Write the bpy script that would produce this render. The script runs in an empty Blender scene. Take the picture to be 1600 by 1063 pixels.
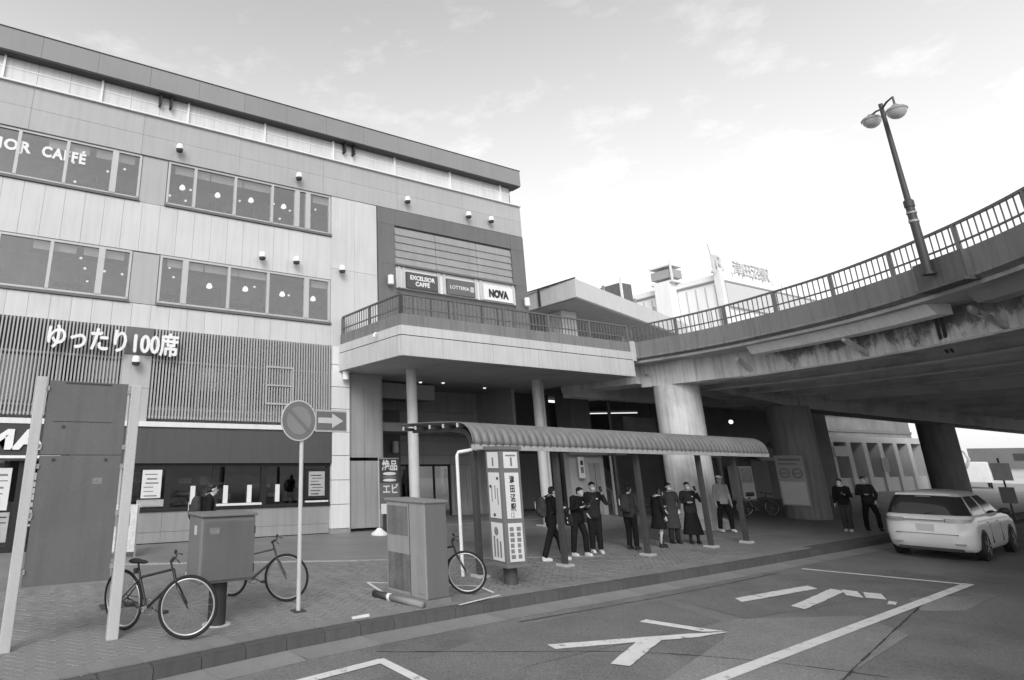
import bpy, bmesh, math, random
from mathutils import Vector, Matrix
R = math.radians
random.seed(7)
SC = bpy.context.scene
COL = SC.collection

# ------------------------------------------------------------------ camera
cam_d = bpy.data.cameras.new('camera')
cam = bpy.data.objects.new('camera', cam_d); COL.objects.link(cam)
cam_d.sensor_width = 36.0; cam_d.sensor_fit = 'HORIZONTAL'
cam_d.lens = 968 / 1600 * 36
cam_d.shift_x = (800 - 540) / 1600
cam_d.shift_y = -(531.5 - 425) / 1600
cam_d.clip_start = 0.1; cam_d.clip_end = 3000
cam.location = (0, 0, 2.2)
cam.rotation_euler = (R(90) + math.atan2(295, 968), 0, R(-28.407))
SC.camera = cam

# ------------------------------------------------------------------ sky and sun
SUN_AZ, SUN_EL = -128.0, 34.0          # azimuth counted from +X towards +Y
world = bpy.data.worlds.new('World'); SC.world = world; world.use_nodes = True
nt = world.node_tree; nt.nodes.clear()
N = nt.nodes.new; L = nt.links.new
out = N('ShaderNodeOutputWorld'); bg = N('ShaderNodeBackground')
sky = N('ShaderNodeTexSky'); sky.sky_type = 'NISHITA'; sky.sun_disc = False
sky.sun_elevation = R(SUN_EL); sky.sun_rotation = R(90 - SUN_AZ)
sky.air_density = 1.0; sky.dust_density = 3.0; sky.ozone_density = 1.0
bw = N('ShaderNodeRGBToBW'); L(sky.outputs[0], bw.inputs[0])
# thin broken cloud, everywhere in the sky alike
tc = N('ShaderNodeTexCoord'); mp = N('ShaderNodeMapping'); mp.inputs['Scale'].default_value = (1.0, 1.0, 2.2)
L(tc.outputs['Generated'], mp.inputs[0])
no = N('ShaderNodeTexNoise'); no.inputs['Scale'].default_value = 8.5; no.inputs['Detail'].default_value = 9; no.inputs['Roughness'].default_value = .62
L(mp.outputs[0], no.inputs['Vector'])
rm = N('ShaderNodeMapRange'); rm.inputs['From Min'].default_value = .54; rm.inputs['From Max'].default_value = .78
rm.inputs['To Min'].default_value = 0.0; rm.inputs['To Max'].default_value = 1.8
L(no.outputs['Fac'], rm.inputs['Value'])
ad = N('ShaderNodeMath'); ad.operation = 'ADD'; L(bw.outputs[0], ad.inputs[0]); L(rm.outputs[0], ad.inputs[1])
# bright haze that thins out with height, the same all round the horizon
sx = N('ShaderNodeSeparateXYZ'); L(tc.outputs['Generated'], sx.inputs[0])
hz = N('ShaderNodeMapRange'); hz.interpolation_type = 'SMOOTHSTEP'
hz.inputs['From Min'].default_value = .26; hz.inputs['From Max'].default_value = .78; hz.inputs['To Min'].default_value = 7.2; hz.inputs['To Max'].default_value = 3.1
L(sx.outputs['Z'], hz.inputs['Value'])
veil = N('ShaderNodeMath'); veil.operation = 'ADD'; L(ad.outputs[0], veil.inputs[0]); L(hz.outputs[0], veil.inputs[1])
L(veil.outputs[0], bg.inputs['Color']); bg.inputs['Strength'].default_value = 0.1
L(bg.outputs[0], out.inputs[0])

sun_d = bpy.data.lights.new('sun', 'SUN'); sun_d.energy = 1.35; sun_d.angle = R(24); sun_d.color = (1, 1, 1)
sun = bpy.data.objects.new('sun', sun_d); COL.objects.link(sun)
sd = Vector((math.cos(R(SUN_EL)) * math.cos(R(SUN_AZ)), math.cos(R(SUN_EL)) * math.sin(R(SUN_AZ)), math.sin(R(SUN_EL))))
sun.rotation_euler = sd.to_track_quat('Z', 'Y').to_euler(); sun.location = sd * 60

SC.view_settings.view_transform = 'Standard'; SC.view_settings.look = 'None'
SC.view_settings.exposure = 0.15; SC.view_settings.gamma = 1.0; SC.view_settings.use_curve_mapping = False
SC.cycles.max_bounces = 6; SC.cycles.transparent_max_bounces = 8

# ------------------------------------------------------------------ materials
MATS = {}
def mat(name, base, rough=.7, var=.12, scale=3.0, bump=0.0, metal=0.0, streak=0.0, rnd=0.0, spec=.4, fine=40.0, stain=0.0, coat=0.0):
    """procedural grey: base colour, blotchy wear (var), run-down streaks, tone that differs from piece to piece (rnd)"""
    if name in MATS: return MATS[name]
    m = bpy.data.materials.new(name); m.use_nodes = True; t = m.node_tree; n = t.nodes.new; k = t.links.new
    b = t.nodes['Principled BSDF']
    b.inputs['Roughness'].default_value = rough; b.inputs['Metallic'].default_value = metal
    b.inputs['Specular IOR Level'].default_value = spec
    if coat: b.inputs['Coat Weight'].default_value = coat; b.inputs['Coat Roughness'].default_value = .05
    co = n('ShaderNodeTexCoord')
    nz = n('ShaderNodeTexNoise'); nz.inputs['Scale'].default_value = scale; nz.inputs['Detail'].default_value = 7; nz.inputs['Roughness'].default_value = .6
    k(co.outputs['Object'], nz.inputs['Vector'])
    mr = n('ShaderNodeMapRange'); mr.inputs['From Min'].default_value = .25; mr.inputs['From Max'].default_value = .75
    mr.inputs['To Min'].default_value = 1 - var; mr.inputs['To Max'].default_value = 1 + var
    k(nz.outputs['Fac'], mr.inputs['Value']); val = mr.outputs[0]
    def mul(a, bb):
        q = n('ShaderNodeMath'); q.operation = 'MULTIPLY'; k(a, q.inputs[0])
        if isinstance(bb, float): q.inputs[1].default_value = bb
        else: k(bb, q.inputs[1])
        return q.outputs[0]
    nf = n('ShaderNodeTexNoise'); nf.inputs['Scale'].default_value = fine; nf.inputs['Detail'].default_value = 4
    k(co.outputs['Object'], nf.inputs['Vector'])
    m2 = n('ShaderNodeMapRange'); m2.inputs['From Min'].default_value = .3; m2.inputs['From Max'].default_value = .7
    m2.inputs['To Min'].default_value = 1 - var * .6; m2.inputs['To Max'].default_value = 1 + var * .6
    k(nf.outputs['Fac'], m2.inputs['Value']); val = mul(val, m2.outputs[0])
    if streak:
        mp = n('ShaderNodeMapping'); mp.inputs['Scale'].default_value = (5, 5, .35); k(co.outputs['Object'], mp.inputs[0])
        ns = n('ShaderNodeTexNoise'); ns.inputs['Scale'].default_value = 1.6; ns.inputs['Detail'].default_value = 5; k(mp.outputs[0], ns.inputs['Vector'])
        m3 = n('ShaderNodeMapRange'); m3.inputs['From Min'].default_value = .45; m3.inputs['From Max'].default_value = .72
        m3.inputs['To Min'].default_value = 1; m3.inputs['To Max'].default_value = 1 - streak
        k(ns.outputs['Fac'], m3.inputs['Value']); val = mul(val, m3.outputs[0])
    if stain:
        ns = n('ShaderNodeTexNoise'); ns.inputs['Scale'].default_value = .55; ns.inputs['Detail'].default_value = 8; ns.inputs['Roughness'].default_value = .7
        k(co.outputs['Object'], ns.inputs['Vector'])
        m3 = n('ShaderNodeMapRange'); m3.inputs['From Min'].default_value = .5; m3.inputs['From Max'].default_value = .62
        m3.inputs['To Min'].default_value = 1; m3.inputs['To Max'].default_value = 1 - stain
        k(ns.outputs['Fac'], m3.inputs['Value']); val = mul(val, m3.outputs[0])
    if rnd:
        oi = n('ShaderNodeObjectInfo'); m4 = n('ShaderNodeMapRange')
        m4.inputs['To Min'].default_value = 1 - rnd; m4.inputs['To Max'].default_value = 1 + rnd
        k(oi.outputs['Random'], m4.inputs['Value']); val = mul(val, m4.outputs[0])
    val = mul(val, float(base))
    k(val, b.inputs['Base Color'])
    if bump:
        bp = n('ShaderNodeBump'); bp.inputs['Strength'].default_value = bump; bp.inputs['Distance'].default_value = .02
        k(nf.outputs['Fac'], bp.inputs['Height']); k(bp.outputs[0], b.inputs['Normal'])
    MATS[name] = m; return m
def emit(name, v, s=1.0):
    if name in MATS: return MATS[name]
    m = bpy.data.materials.new(name); m.use_nodes = True; b = m.node_tree.nodes['Principled BSDF']
    b.inputs['Base Color'].default_value = (.8, .8, .8, 1); b.inputs['Emission Color'].default_value = (v, v, v, 1); b.inputs['Emission Strength'].default_value = s
    MATS[name] = m; return m
def glass(name, refl, tint=.8, rough=.02):
    """window pane: see-through with a mirror share that grows at grazing angles"""
    if name in MATS: return MATS[name]
    m = bpy.data.materials.new(name); m.use_nodes = True; t = m.node_tree; n = t.nodes.new; k = t.links.new
    t.nodes.clear(); o = n('ShaderNodeOutputMaterial'); mx = n('ShaderNodeMixShader')
    tr = n('ShaderNodeBsdfTransparent'); tr.inputs[0].default_value = (tint, tint, tint, 1)
    gl = n('ShaderNodeBsdfGlossy'); gl.inputs['Roughness'].default_value = rough; gl.inputs[0].default_value = (.9, .9, .9, 1)
    lw = n('ShaderNodeLayerWeight'); lw.inputs['Blend'].default_value = .25
    ma = n('ShaderNodeMapRange'); ma.inputs['To Min'].default_value = refl; ma.inputs['To Max'].default_value = min(1, refl + .45)
    co = n('ShaderNodeTexCoord'); nz = n('ShaderNodeTexNoise'); nz.inputs['Scale'].default_value = 1.1; k(co.outputs['Object'], nz.inputs['Vector'])
    bp = n('ShaderNodeBump'); bp.inputs['Strength'].default_value = .04; bp.inputs['Distance'].default_value = .05; k(nz.outputs['Fac'], bp.inputs['Height']); k(bp.outputs[0], gl.inputs['Normal'])
    k(lw.outputs['Facing'], ma.inputs['Value']); k(ma.outputs[0], mx.inputs[0]); k(tr.outputs[0], mx.inputs[1]); k(gl.outputs[0], mx.inputs[2]); k(mx.outputs[0], o.inputs[0])
    MATS[name] = m; return m

PANEL = mat('facade_panel_light', .59, .55, .06, .8, streak=.09, rnd=.03)
PILLAR = mat('facade_panel_pillar', .43, .55, .05, .8, streak=.08, rnd=.03)
BAND = mat('facade_band_grey', .42, .5, .05, .7, streak=.08, rnd=.03)
CAP = mat('roof_cap_grey', .27, .45, .06, .7, streak=.05, rnd=.04)
CORE = mat('wall_core', .30, .8, .1)
FRAME = mat('window_frame_aluminium', .50, .4, .05, metal=.2)
SILL = mat('window_sill_dark', .14, .5, .1)
DARKP = mat('dark_cladding', .15, .45, .08, .9, streak=.1, rnd=.05)
SHADE = mat('metal_shade', .36, .35, .10, 1.2, metal=.35, streak=.12, rnd=.05)
WHITE = mat('white_paint', .78, .45, .05, 2.0, streak=.06)
WHITEP = mat('white_panel', .72, .5, .05, 1.0, streak=.08, rnd=.03)
OPAL = mat('opal_glazing', .64, .25, .05, .6, streak=.12, rnd=.04)
SLAT = mat('slat_metal', .40, .45, .06, 2.0, rnd=.06)
DARK = mat('dark_metal', .045, .45, .15, 4.0)
BLACK = mat('black_paint', .02, .5, .2, 4.0)
FASC = mat('shop_fascia_dark', .085, .5, .08, .8, streak=.1)
BASEW = mat('base_wall_grey', .30, .6, .08, 1.2, streak=.15, rnd=.03)
LWALL = mat('side_wall_grey', .34, .6, .06, 1.0, streak=.15, rnd=.03)
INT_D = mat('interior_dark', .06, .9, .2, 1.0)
INT_M = mat('interior_mid', .22, .9, .2, 1.0)
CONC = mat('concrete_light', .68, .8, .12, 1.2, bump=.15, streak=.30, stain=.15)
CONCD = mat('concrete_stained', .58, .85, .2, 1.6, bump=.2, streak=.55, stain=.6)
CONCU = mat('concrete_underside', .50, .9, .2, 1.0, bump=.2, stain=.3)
PARA = mat('parapet_grey', .21, .75, .10, 1.2, bump=.15, streak=.25)
RAILM = mat('railing_paint', .13, .5, .1, 3.0, rnd=.05)
TERR = mat('terrace_panel', .56, .6, .06, 1.0, streak=.14, rnd=.04)
STEELG = mat('steel_grey', .30, .45, .1, 3.0, metal=.2)
STEELL = mat('steel_light', .52, .45, .08, 3.0, streak=.1)
GLASS = glass('window_glass', .11, .85)
SGLASS = glass('shop_glass', .08, .8)
LAMP = emit('lamp_glow', 1.0, 1.2)
LAMPS = emit('lamp_glow_small', 1.0, .9)
PAPER = mat('paper_print', .66, .6, .05)
PAPER2 = mat('paper_print_grey', .40, .6, .12, 6)
INK = mat('ink_dark', .03, .6, .1)
INKM = mat('ink_mid', .20, .6, .1)

def worn(name, base, under, lo, hi, scale, bump=.3):
    """paint with flakes and tyre wear: noise decides where the ground shows through"""
    m = mat(name, base, .65, .12, 2.0, bump=bump, fine=90); t = m.node_tree; b = t.nodes['Principled BSDF']; src = b.inputs['Base Color'].links[0].from_socket
    n = t.nodes.new; k = t.links.new; co = n('ShaderNodeTexCoord'); nz = n('ShaderNodeTexNoise'); nz.inputs['Scale'].default_value = scale; nz.inputs['Detail'].default_value = 10; nz.inputs['Roughness'].default_value = .75
    k(co.outputs['Object'], nz.inputs['Vector']); mr = n('ShaderNodeMapRange'); mr.inputs['From Min'].default_value = lo; mr.inputs['From Max'].default_value = hi; k(nz.outputs['Fac'], mr.inputs['Value'])
    mx = n('ShaderNodeMix'); mx.data_type = 'RGBA'; k(mr.outputs[0], mx.inputs['Factor']); k(src, mx.inputs[6]); mx.inputs[7].default_value = (under, under, under, 1); k(mx.outputs[2], b.inputs['Base Color']); return m
def grain(m, scale=75.0, amt=.42):
    """stone grain of asphalt"""
    t = m.node_tree; b = t.nodes['Principled BSDF']; src = b.inputs['Base Color'].links[0].from_socket; n = t.nodes.new; k = t.links.new
    co = n('ShaderNodeTexCoord'); v = n('ShaderNodeTexVoronoi'); v.inputs['Scale'].default_value = scale; k(co.outputs['Object'], v.inputs['Vector'])
    bw_ = n('ShaderNodeRGBToBW'); k(v.outputs['Color'], bw_.inputs[0]); mr = n('ShaderNodeMapRange'); mr.inputs['To Min'].default_value = 1 - amt; mr.inputs['To Max'].default_value = 1 + amt; k(bw_.outputs[0], mr.inputs['Value'])
    q = n('ShaderNodeMath'); q.operation = 'MULTIPLY'; k(src, q.inputs[0]); k(mr.outputs[0], q.inputs[1]); k(q.outputs[0], b.inputs['Base Color'])
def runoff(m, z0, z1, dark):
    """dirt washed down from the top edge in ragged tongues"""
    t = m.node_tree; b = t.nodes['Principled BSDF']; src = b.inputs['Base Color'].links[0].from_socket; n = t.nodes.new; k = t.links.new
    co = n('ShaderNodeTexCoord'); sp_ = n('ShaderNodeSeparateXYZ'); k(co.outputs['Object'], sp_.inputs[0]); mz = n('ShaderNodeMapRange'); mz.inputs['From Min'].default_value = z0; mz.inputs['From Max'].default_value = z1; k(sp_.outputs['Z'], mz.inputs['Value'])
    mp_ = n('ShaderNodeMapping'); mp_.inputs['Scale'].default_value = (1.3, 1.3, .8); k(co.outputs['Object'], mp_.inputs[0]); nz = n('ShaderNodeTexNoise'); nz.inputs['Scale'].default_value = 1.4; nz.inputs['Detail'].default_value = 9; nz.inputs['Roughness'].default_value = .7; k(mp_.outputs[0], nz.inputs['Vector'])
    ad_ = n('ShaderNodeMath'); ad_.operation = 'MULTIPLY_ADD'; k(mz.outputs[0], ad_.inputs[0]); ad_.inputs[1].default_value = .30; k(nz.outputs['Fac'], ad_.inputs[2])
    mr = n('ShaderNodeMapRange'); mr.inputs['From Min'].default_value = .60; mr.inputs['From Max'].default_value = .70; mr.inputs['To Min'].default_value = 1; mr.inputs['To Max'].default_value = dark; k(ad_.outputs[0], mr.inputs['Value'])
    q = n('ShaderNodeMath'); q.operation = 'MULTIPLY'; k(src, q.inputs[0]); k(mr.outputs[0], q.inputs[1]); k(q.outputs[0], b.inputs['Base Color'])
# ------------------------------------------------------------------ helpers
def link(o, parent=None):
    COL.objects.link(o)
    if parent is not None: o.parent = parent
    return o
def root_of(o):
    while o.parent is not None: o = o.parent
    return o
def thing(name, label, cat, loc=(0, 0, 0), rotz=0.0, group=None):
    o = bpy.data.objects.new(name, None); o.empty_display_size = .2
    COL.objects.link(o); o.location = loc; o.rotation_euler = (0, 0, rotz)
    o['label'] = label; o['category'] = cat
    if group: o['group'] = group
    return o
def tag(o, label, cat, group=None):
    o['label'] = label; o['category'] = cat
    if group: o['group'] = group
    return o
def meshobj(name, verts, faces, m, parent=None, smooth=False, kind=None):
    me = bpy.data.meshes.new(name); me.from_pydata([tuple(v) for v in verts], [], faces); me.update()
    if m: me.materials.append(m)
    if smooth: me.polygons.foreach_set('use_smooth', [True] * len(me.polygons))
    o = bpy.data.objects.new(name, me); link(o, parent)
    if kind: o['kind'] = kind
    return o
def bmobj(name, bm, m, parent=None, smooth=False, kind=None):
    me = bpy.data.meshes.new(name); bm.to_mesh(me); bm.free()
    if m: me.materials.append(m)
    if smooth: me.polygons.foreach_set('use_smooth', [True] * len(me.polygons))
    o = bpy.data.objects.new(name, me); link(o, parent)
    if kind: o['kind'] = kind
    return o
BF = [(0, 3, 2, 1), (4, 5, 6, 7), (0, 1, 5, 4), (1, 2, 6, 5), (2, 3, 7, 6), (3, 0, 4, 7)]
def bxv(x0, x1, y0, y1, z0, z1): return [(x0, y0, z0), (x1, y0, z0), (x1, y1, z0), (x0, y1, z0), (x0, y0, z1), (x1, y0, z1), (x1, y1, z1), (x0, y1, z1)]
def box(name, x0, x1, y0, y1, z0, z1, m, parent=None, bev=0.0):
    """axis box in the parent's own coordinates"""
    if not bev: return meshobj(name, bxv(x0, x1, y0, y1, z0, z1), BF, m, parent)
    bm = bmesh.new(); vs = [bm.verts.new(v) for v in bxv(x0, x1, y0, y1, z0, z1)]
    for f in BF: bm.faces.new([vs[i] for i in f])
    bmesh.ops.bevel(bm, geom=bm.edges[:] , offset=bev, segments=2, affect='EDGES', profile=.6)
    return bmobj(name, bm, m, parent)
def wbox(name, x0, x1, y0, y1, z0, z1, m, parent, bev=0.0):
    """axis box given in world coordinates under an unrotated thing"""
    l = root_of(parent).location
    return box(name, x0 - l.x, x1 - l.x, y0 - l.y, y1 - l.y, z0 - l.z, z1 - l.z, m, parent, bev)
def share(src, loc, parent, name=None):
    o = bpy.data.objects.new(name or src.name.split('.')[0], src.data); o.location = loc; link(o, parent); return o
class MB:
    """collects shapes into one mesh"""
    def __init__(s): s.v = []; s.f = []
    def add(s, v, f): b = len(s.v); s.v += [tuple(q) for q in v]; s.f += [tuple(b + i for i in q) for q in f]; return s
    def box(s, *a): return s.add(bxv(*a), BF)
    def ring(s, pts, rads, n=10, cap=True, up=None):
        """tube along points with a radius at each"""
        pts = [Vector(p) for p in pts]; V = []; F = []; prev = None
        for i, p in enumerate(pts):
            d = (pts[min(i + 1, len(pts) - 1)] - pts[max(i - 1, 0)]).normalized()
            if prev is None:
                a = Vector((0, 0, 1)) if abs(d.z) < .9 else Vector((1, 0, 0)); u = d.cross(a).normalized()
            else: u = (prev - d * prev.dot(d)).normalized()
            prev = u; w = d.cross(u); r = rads[i] if isinstance(rads, (list, tuple)) else rads
            for k in range(n):
                t = 2 * math.pi * k / n; V.append(p + (u * math.cos(t) + w * math.sin(t)) * r)
        for i in range(len(pts) - 1):
            for k in range(n): F.append((i * n + k, i * n + (k + 1) % n, (i + 1) * n + (k + 1) % n, (i + 1) * n + k))
        if cap: F.append(tuple(reversed(range(n)))); F.append(tuple(range((len(pts) - 1) * n, len(pts) * n)))
        return s.add(V, F)
    def ell(s, c, r, nu=14, nv=9, rot=None):
        V = []; F = []; c = Vector(c)
        for j in range(nv + 1):
            ph = math.pi * j / nv - math.pi / 2
            for i in range(nu):
                th = 2 * math.pi * i / nu
                q = Vector((r[0] * math.cos(ph) * math.cos(th), r[1] * math.cos(ph) * math.sin(th), r[2] * math.sin(ph)))
                if rot is not None: q = rot @ q
                V.append(c + q)
        for j in range(nv):
            for i in range(nu): F.append((j * nu + i, j * nu + (i + 1) % nu, (j + 1) * nu + (i + 1) % nu, (j + 1) * nu + i))
        return s.add(V, F)
    def lathe(s, prof, n=24, c=(0, 0, 0), axis='z'):
        V = []; F = []
        for r, h in prof:
            for k in range(n):
                t = 2 * math.pi * k / n; a, b = r * math.cos(t), r * math.sin(t)
                q = (a, b, h) if axis == 'z' else ((h, a, b) if axis == 'x' else (b, h, a))
                V.append((q[0] + c[0], q[1] + c[1], q[2] + c[2]))
        for i in range(len(prof) - 1):
            for k in range(n): F.append((i * n + k, i * n + (k + 1) % n, (i + 1) * n + (k + 1) % n, (i + 1) * n + k))
        F.append(tuple(reversed(range(n)))); F.append(tuple(range((len(prof) - 1) * n, len(prof) * n)))
        return s.add(V, F)
    def torus(s, c, R0, r, axis='y', nu=48, nv=8, sy=1.0):
        V = []; F = []
        for i in range(nu):
            t = 2 * math.pi * i / nu
            for j in range(nv):
                a = 2 * math.pi * j / nv; rr = R0 + r * math.cos(a); h = r * sy * math.sin(a)
                q = (rr * math.cos(t), h, rr * math.sin(t)) if axis == 'y' else ((h, rr * math.cos(t), rr * math.sin(t)) if axis == 'x' else (rr * math.cos(t), rr * math.sin(t), h))
                V.append((q[0] + c[0], q[1] + c[1], q[2] + c[2]))
        for i in range(nu):
            for j in range(nv): F.append((i * nv + j, i * nv + (j + 1) % nv, ((i + 1) % nu) * nv + (j + 1) % nv, ((i + 1) % nu) * nv + j))
        return s.add(V, F)
    def build(s, name, m, parent=None, smooth=False, kind=None, label=None):
        o = meshobj(name, s.v, s.f, m, parent, smooth, kind)
        if label: o['label'] = label
        return o
def autosmooth(o, deg=40):
    me = o.data; bm = bmesh.new(); bm.from_mesh(me)
    bmesh.ops.recalc_face_normals(bm, faces=bm.faces[:])
    for f in bm.faces: f.smooth = True
    for e in bm.edges:
        if len(e.link_faces) == 2 and e.calc_face_angle(0) > R(deg): e.smooth = False
    bm.to_mesh(me); bm.free(); return o
def text(name, body, size, m, parent, loc, rot=(R(90), 0, 0), ext=.01, bold=0.0, ax='LEFT', width=None, sx=1.0, space=1.0, shear=0.0, fat=0.0):
    cu = bpy.data.curves.new('t', 'FONT'); cu.body = body; cu.size = size; cu.extrude = ext; cu.offset = bold; cu.align_x = ax
    cu.resolution_u = 3; cu.space_character = space; cu.shear = shear
    t = bpy.data.objects.new('t', cu); COL.objects.link(t); bpy.context.view_layer.update()
    me = bpy.data.meshes.new_from_object(t.evaluated_get(bpy.context.evaluated_depsgraph_get())); bpy.data.objects.remove(t); bpy.data.curves.remove(cu)
    xs = [v.co.x for v in me.vertices]
    if width and xs: sx = width / (max(xs) - min(xs))
    if sx != 1.0:
        for v in me.vertices: v.co.x *= sx
    if fat:        # heavier strokes: the outline laid over itself, each a hair further out
        bm = bmesh.new()
        for i, (dx_, dy_) in enumerate(((0, 0), (fat, 0), (-fat, 0), (0, fat), (0, -fat))):
            c = me.copy(); c.transform(Matrix.Translation((dx_, dy_, i * .0008))); bm.from_mesh(c); bpy.data.meshes.remove(c)
        bm.to_mesh(me); bm.free()
    me.name = name; me.materials.clear(); me.materials.append(m)
    o = bpy.data.objects.new(name, me); link(o, parent); o.location = loc; o.rotation_euler = rot; return o
def catmull(P, n):
    P = [Vector(p) for p in P]; out = []
    for i in range(len(P) - 1):
        a, b, c, d = P[max(i - 1, 0)], P[i], P[i + 1], P[min(i + 2, len(P) - 1)]
        for k in range(n):
            t = k / n
            out.append(.5 * ((2 * b) + (c - a) * t + (2 * a - 5 * b + 4 * c - d) * t * t + (3 * b - a - 3 * c + d) * t ** 3))
    out.append(P[-1]); return out
def resample(P, step):
    L_ = [0]; 
    for i in range(1, len(P)): L_.append(L_[-1] + (P[i] - P[i - 1]).length)
    n = max(1, round(L_[-1] / step)); out = []; j = 0
    for i in range(n + 1):
        s = L_[-1] * i / n
        while j < len(P) - 2 and L_[j + 1] < s: j += 1
        f = (s - L_[j]) / max(1e-9, L_[j + 1] - L_[j]); out.append(P[j].lerp(P[j + 1], f))
    return out
def offset2(P, d):
    """plan polyline moved d to the left of its direction"""
    o = []
    for i, p in enumerate(P):
        t = (P[min(i + 1, len(P) - 1)] - P[max(i - 1, 0)]); t.z = 0; t.normalize(); o.append(p + Vector((-t.y, t.x, 0)) * d)
    return o
def sweep(P, prof):
    """prof: list of (left offset, z), closed; swept along plan polyline P"""
    V = []; F = []; n = len(prof); offs = {}
    for d, z in prof:
        if d not in offs: offs[d] = offset2(P, d)
    for i in range(len(P)):
        for d, z in prof: q = offs[d][i]; V.append((q.x, q.y, z + q.z))
    for i in range(len(P) - 1):
        for k in range(n): F.append((i * n + k, i * n + (k + 1) % n, (i + 1) * n + (k + 1) % n, (i + 1) * n + k))
    F.append(tuple(reversed(range(n)))); F.append(tuple(range((len(P) - 1) * n, len(P) * n)))
    return V, F
# ------------------------------------------------------------------ ground, road, pavement
ASPH = mat('asphalt', .185, .62, .26, .45, bump=.4, fine=90, stain=.18)
ASPH_D = mat('asphalt_dark_patch', .165, .62, .22, .6, bump=.35, fine=120)
ASPH_L = mat('asphalt_pale_patch', .245, .66, .2, .6, bump=.35, fine=120)
grain(ASPH); grain(ASPH_D); grain(ASPH_L)
GUTT = mat('gutter_concrete', .25, .8, .12, 1.2, bump=.2, fine=80, stain=.2, rnd=.06)
KERB = mat('kerb_stone', .10, .8, .16, 2.0, bump=.3, fine=60, rnd=.10, streak=.2)
PAVF = mat('paving_field', .22, .55, .18, .9, bump=.2, fine=26, stain=.12)
JOINT = mat('paving_joint', .10, .9, .2)
PAINT = worn('road_paint', .70, .22, .56, .66, 5.5)
STRIP = mat('pale_paving_strip', .34, .75, .1, 2.0, rnd=.06)
PAV = mat('paver', .225, .6, .14, .8, bump=.25, fine=50, stain=.15); grain(PAV, 60, .22)
def island_tone(m, amt):
    t = m.node_tree; b = t.nodes['Principled BSDF']; src = b.inputs['Base Color'].links[0].from_socket
    g = t.nodes.new('ShaderNodeNewGeometry'); mr = t.nodes.new('ShaderNodeMapRange'); mr.inputs['To Min'].default_value = 1 - amt; mr.inputs['To Max'].default_value = 1 + amt
    q = t.nodes.new('ShaderNodeMath'); q.operation = 'MULTIPLY'
    t.links.new(g.outputs['Random Per Island'], mr.inputs['Value']); t.links.new(mr.outputs[0], q.inputs[0]); t.links.new(src, q.inputs[1]); t.links.new(q.outputs[0], b.inputs['Base Color'])
island_tone(PAV, .09)

def structure(o): o['kind'] = 'structure'; return o
structure(meshobj('ground', [(-900, -900, -.3), (1500, -900, -.3), (1500, 1500, -.3), (-900, 1500, -.3)], [(0, 1, 2, 3)], mat('ground_far', .17, .9, .15, .05)))
KP = catmull([(-14, 4.6, 0), (-8, 5.9, 0), (-3, 6.95, 0), (0.5, 7.72, 0), (1.8, 7.98, 0), (4.15, 8.42, 0), (7.9, 8.77, 0), (13.6, 9.12, 0), (23.2, 9.86, 0), (45, 11.6, 0), (90, 15, 0)], 12)
KP = resample(KP, .6)
def kerb_y(x):
    for a, b in zip(KP, KP[1:]):
        if a.x <= x <= b.x: return a.y + (b.y - a.y) * (x - a.x) / (b.x - a.x)
    return KP[0].y if x < KP[0].x else KP[-1].y
RZ = -.15
V = []; F = []
for p in KP: V += [(p.x, -60, RZ), (p.x, p.y + .1, RZ)]
for i in range(len(KP) - 1): F.append((2 * i, 2 * i + 2, 2 * i + 3, 2 * i + 1))
road = structure(meshobj('road', V, F, ASPH))
V = []; F = []; q1 = offset2(KP, .16)
for p in q1: V += [(p.x, p.y, 0), (p.x, 70, 0)]
for i in range(len(KP) - 1): F.append((2 * i, 2 * i + 2, 2 * i + 3, 2 * i + 1))
side = structure(meshobj('sidewalk', V, F, PAVF))
# kerb stones and gutter slabs, one by one
kerb = structure(meshobj('kerb', *sweep(KP, [(.03, RZ - .1), (.155, RZ - .1), (.155, -.02), (.03, -.02)]), JOINT))
gut = structure(meshobj('gutter', *sweep(KP, [(-.50, RZ - .1), (.02, RZ - .1), (.02, RZ + .001), (-.50, RZ + .001)]), JOINT))
for i in range(len(KP) - 1):
    a, b = KP[i], KP[i + 1]
    if a.x < -1.5 or a.x > 34: continue
    d = (b - a); ln = d.length; g = .006; ang = math.atan2(d.y, d.x)
    bm = bmesh.new(); hz = random.uniform(-.004, .004)
    vs = [bm.verts.new(v) for v in bxv(g, ln - g, 0, .158, -.26, .004 + hz)]
    for f in BF: bm.faces.new([vs[k] for k in f])
    bmesh.ops.bevel(bm, geom=[e for e in bm.edges if all(v.co.z > -.1 for v in e.verts)], offset=.018, segments=2, affect='EDGES')
    o = bmobj('kerb_stone', bm, KERB, kerb); o.location = (a.x, a.y, 0); o.rotation_euler = (0, random.uniform(-.004, .004), ang + random.uniform(-.006, .006))
    if i % 2 == 0 and i + 2 < len(KP):
        c = KP[i + 2]; ln2 = (c - a).length; a2 = math.atan2(c.y - a.y, c.x - a.x)
        o = box('gutter_slab', g, ln2 - g, -.49, -.005, -.05, .006, GUTT, gut); o.location = (a.x, a.y, RZ); o.rotation_euler = (0, 0, a2)
# straight border course between kerb and pavers
bor = structure(meshobj('paving_border', *sweep(KP, [(.16, -.02), (.44, -.02), (.44, .004), (.16, .004)]), JOINT))
BORD = mat('border_paver', .225, .75, .14, 1.2, bump=.25, fine=50, rnd=.08, stain=.15)
for a, b in zip(resample(KP, .3), resample(KP, .3)[1:]):
    if -1.2 < a.x < 19: o = box('border_paver', .003, (b - a).length - .003, .165, .435, .0, .021, BORD, bor); o.location = (a.x, a.y, random.uniform(-.001, .001)); o.rotation_euler = (0, 0, math.atan2(b.y - a.y, b.x - a.x))
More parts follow.
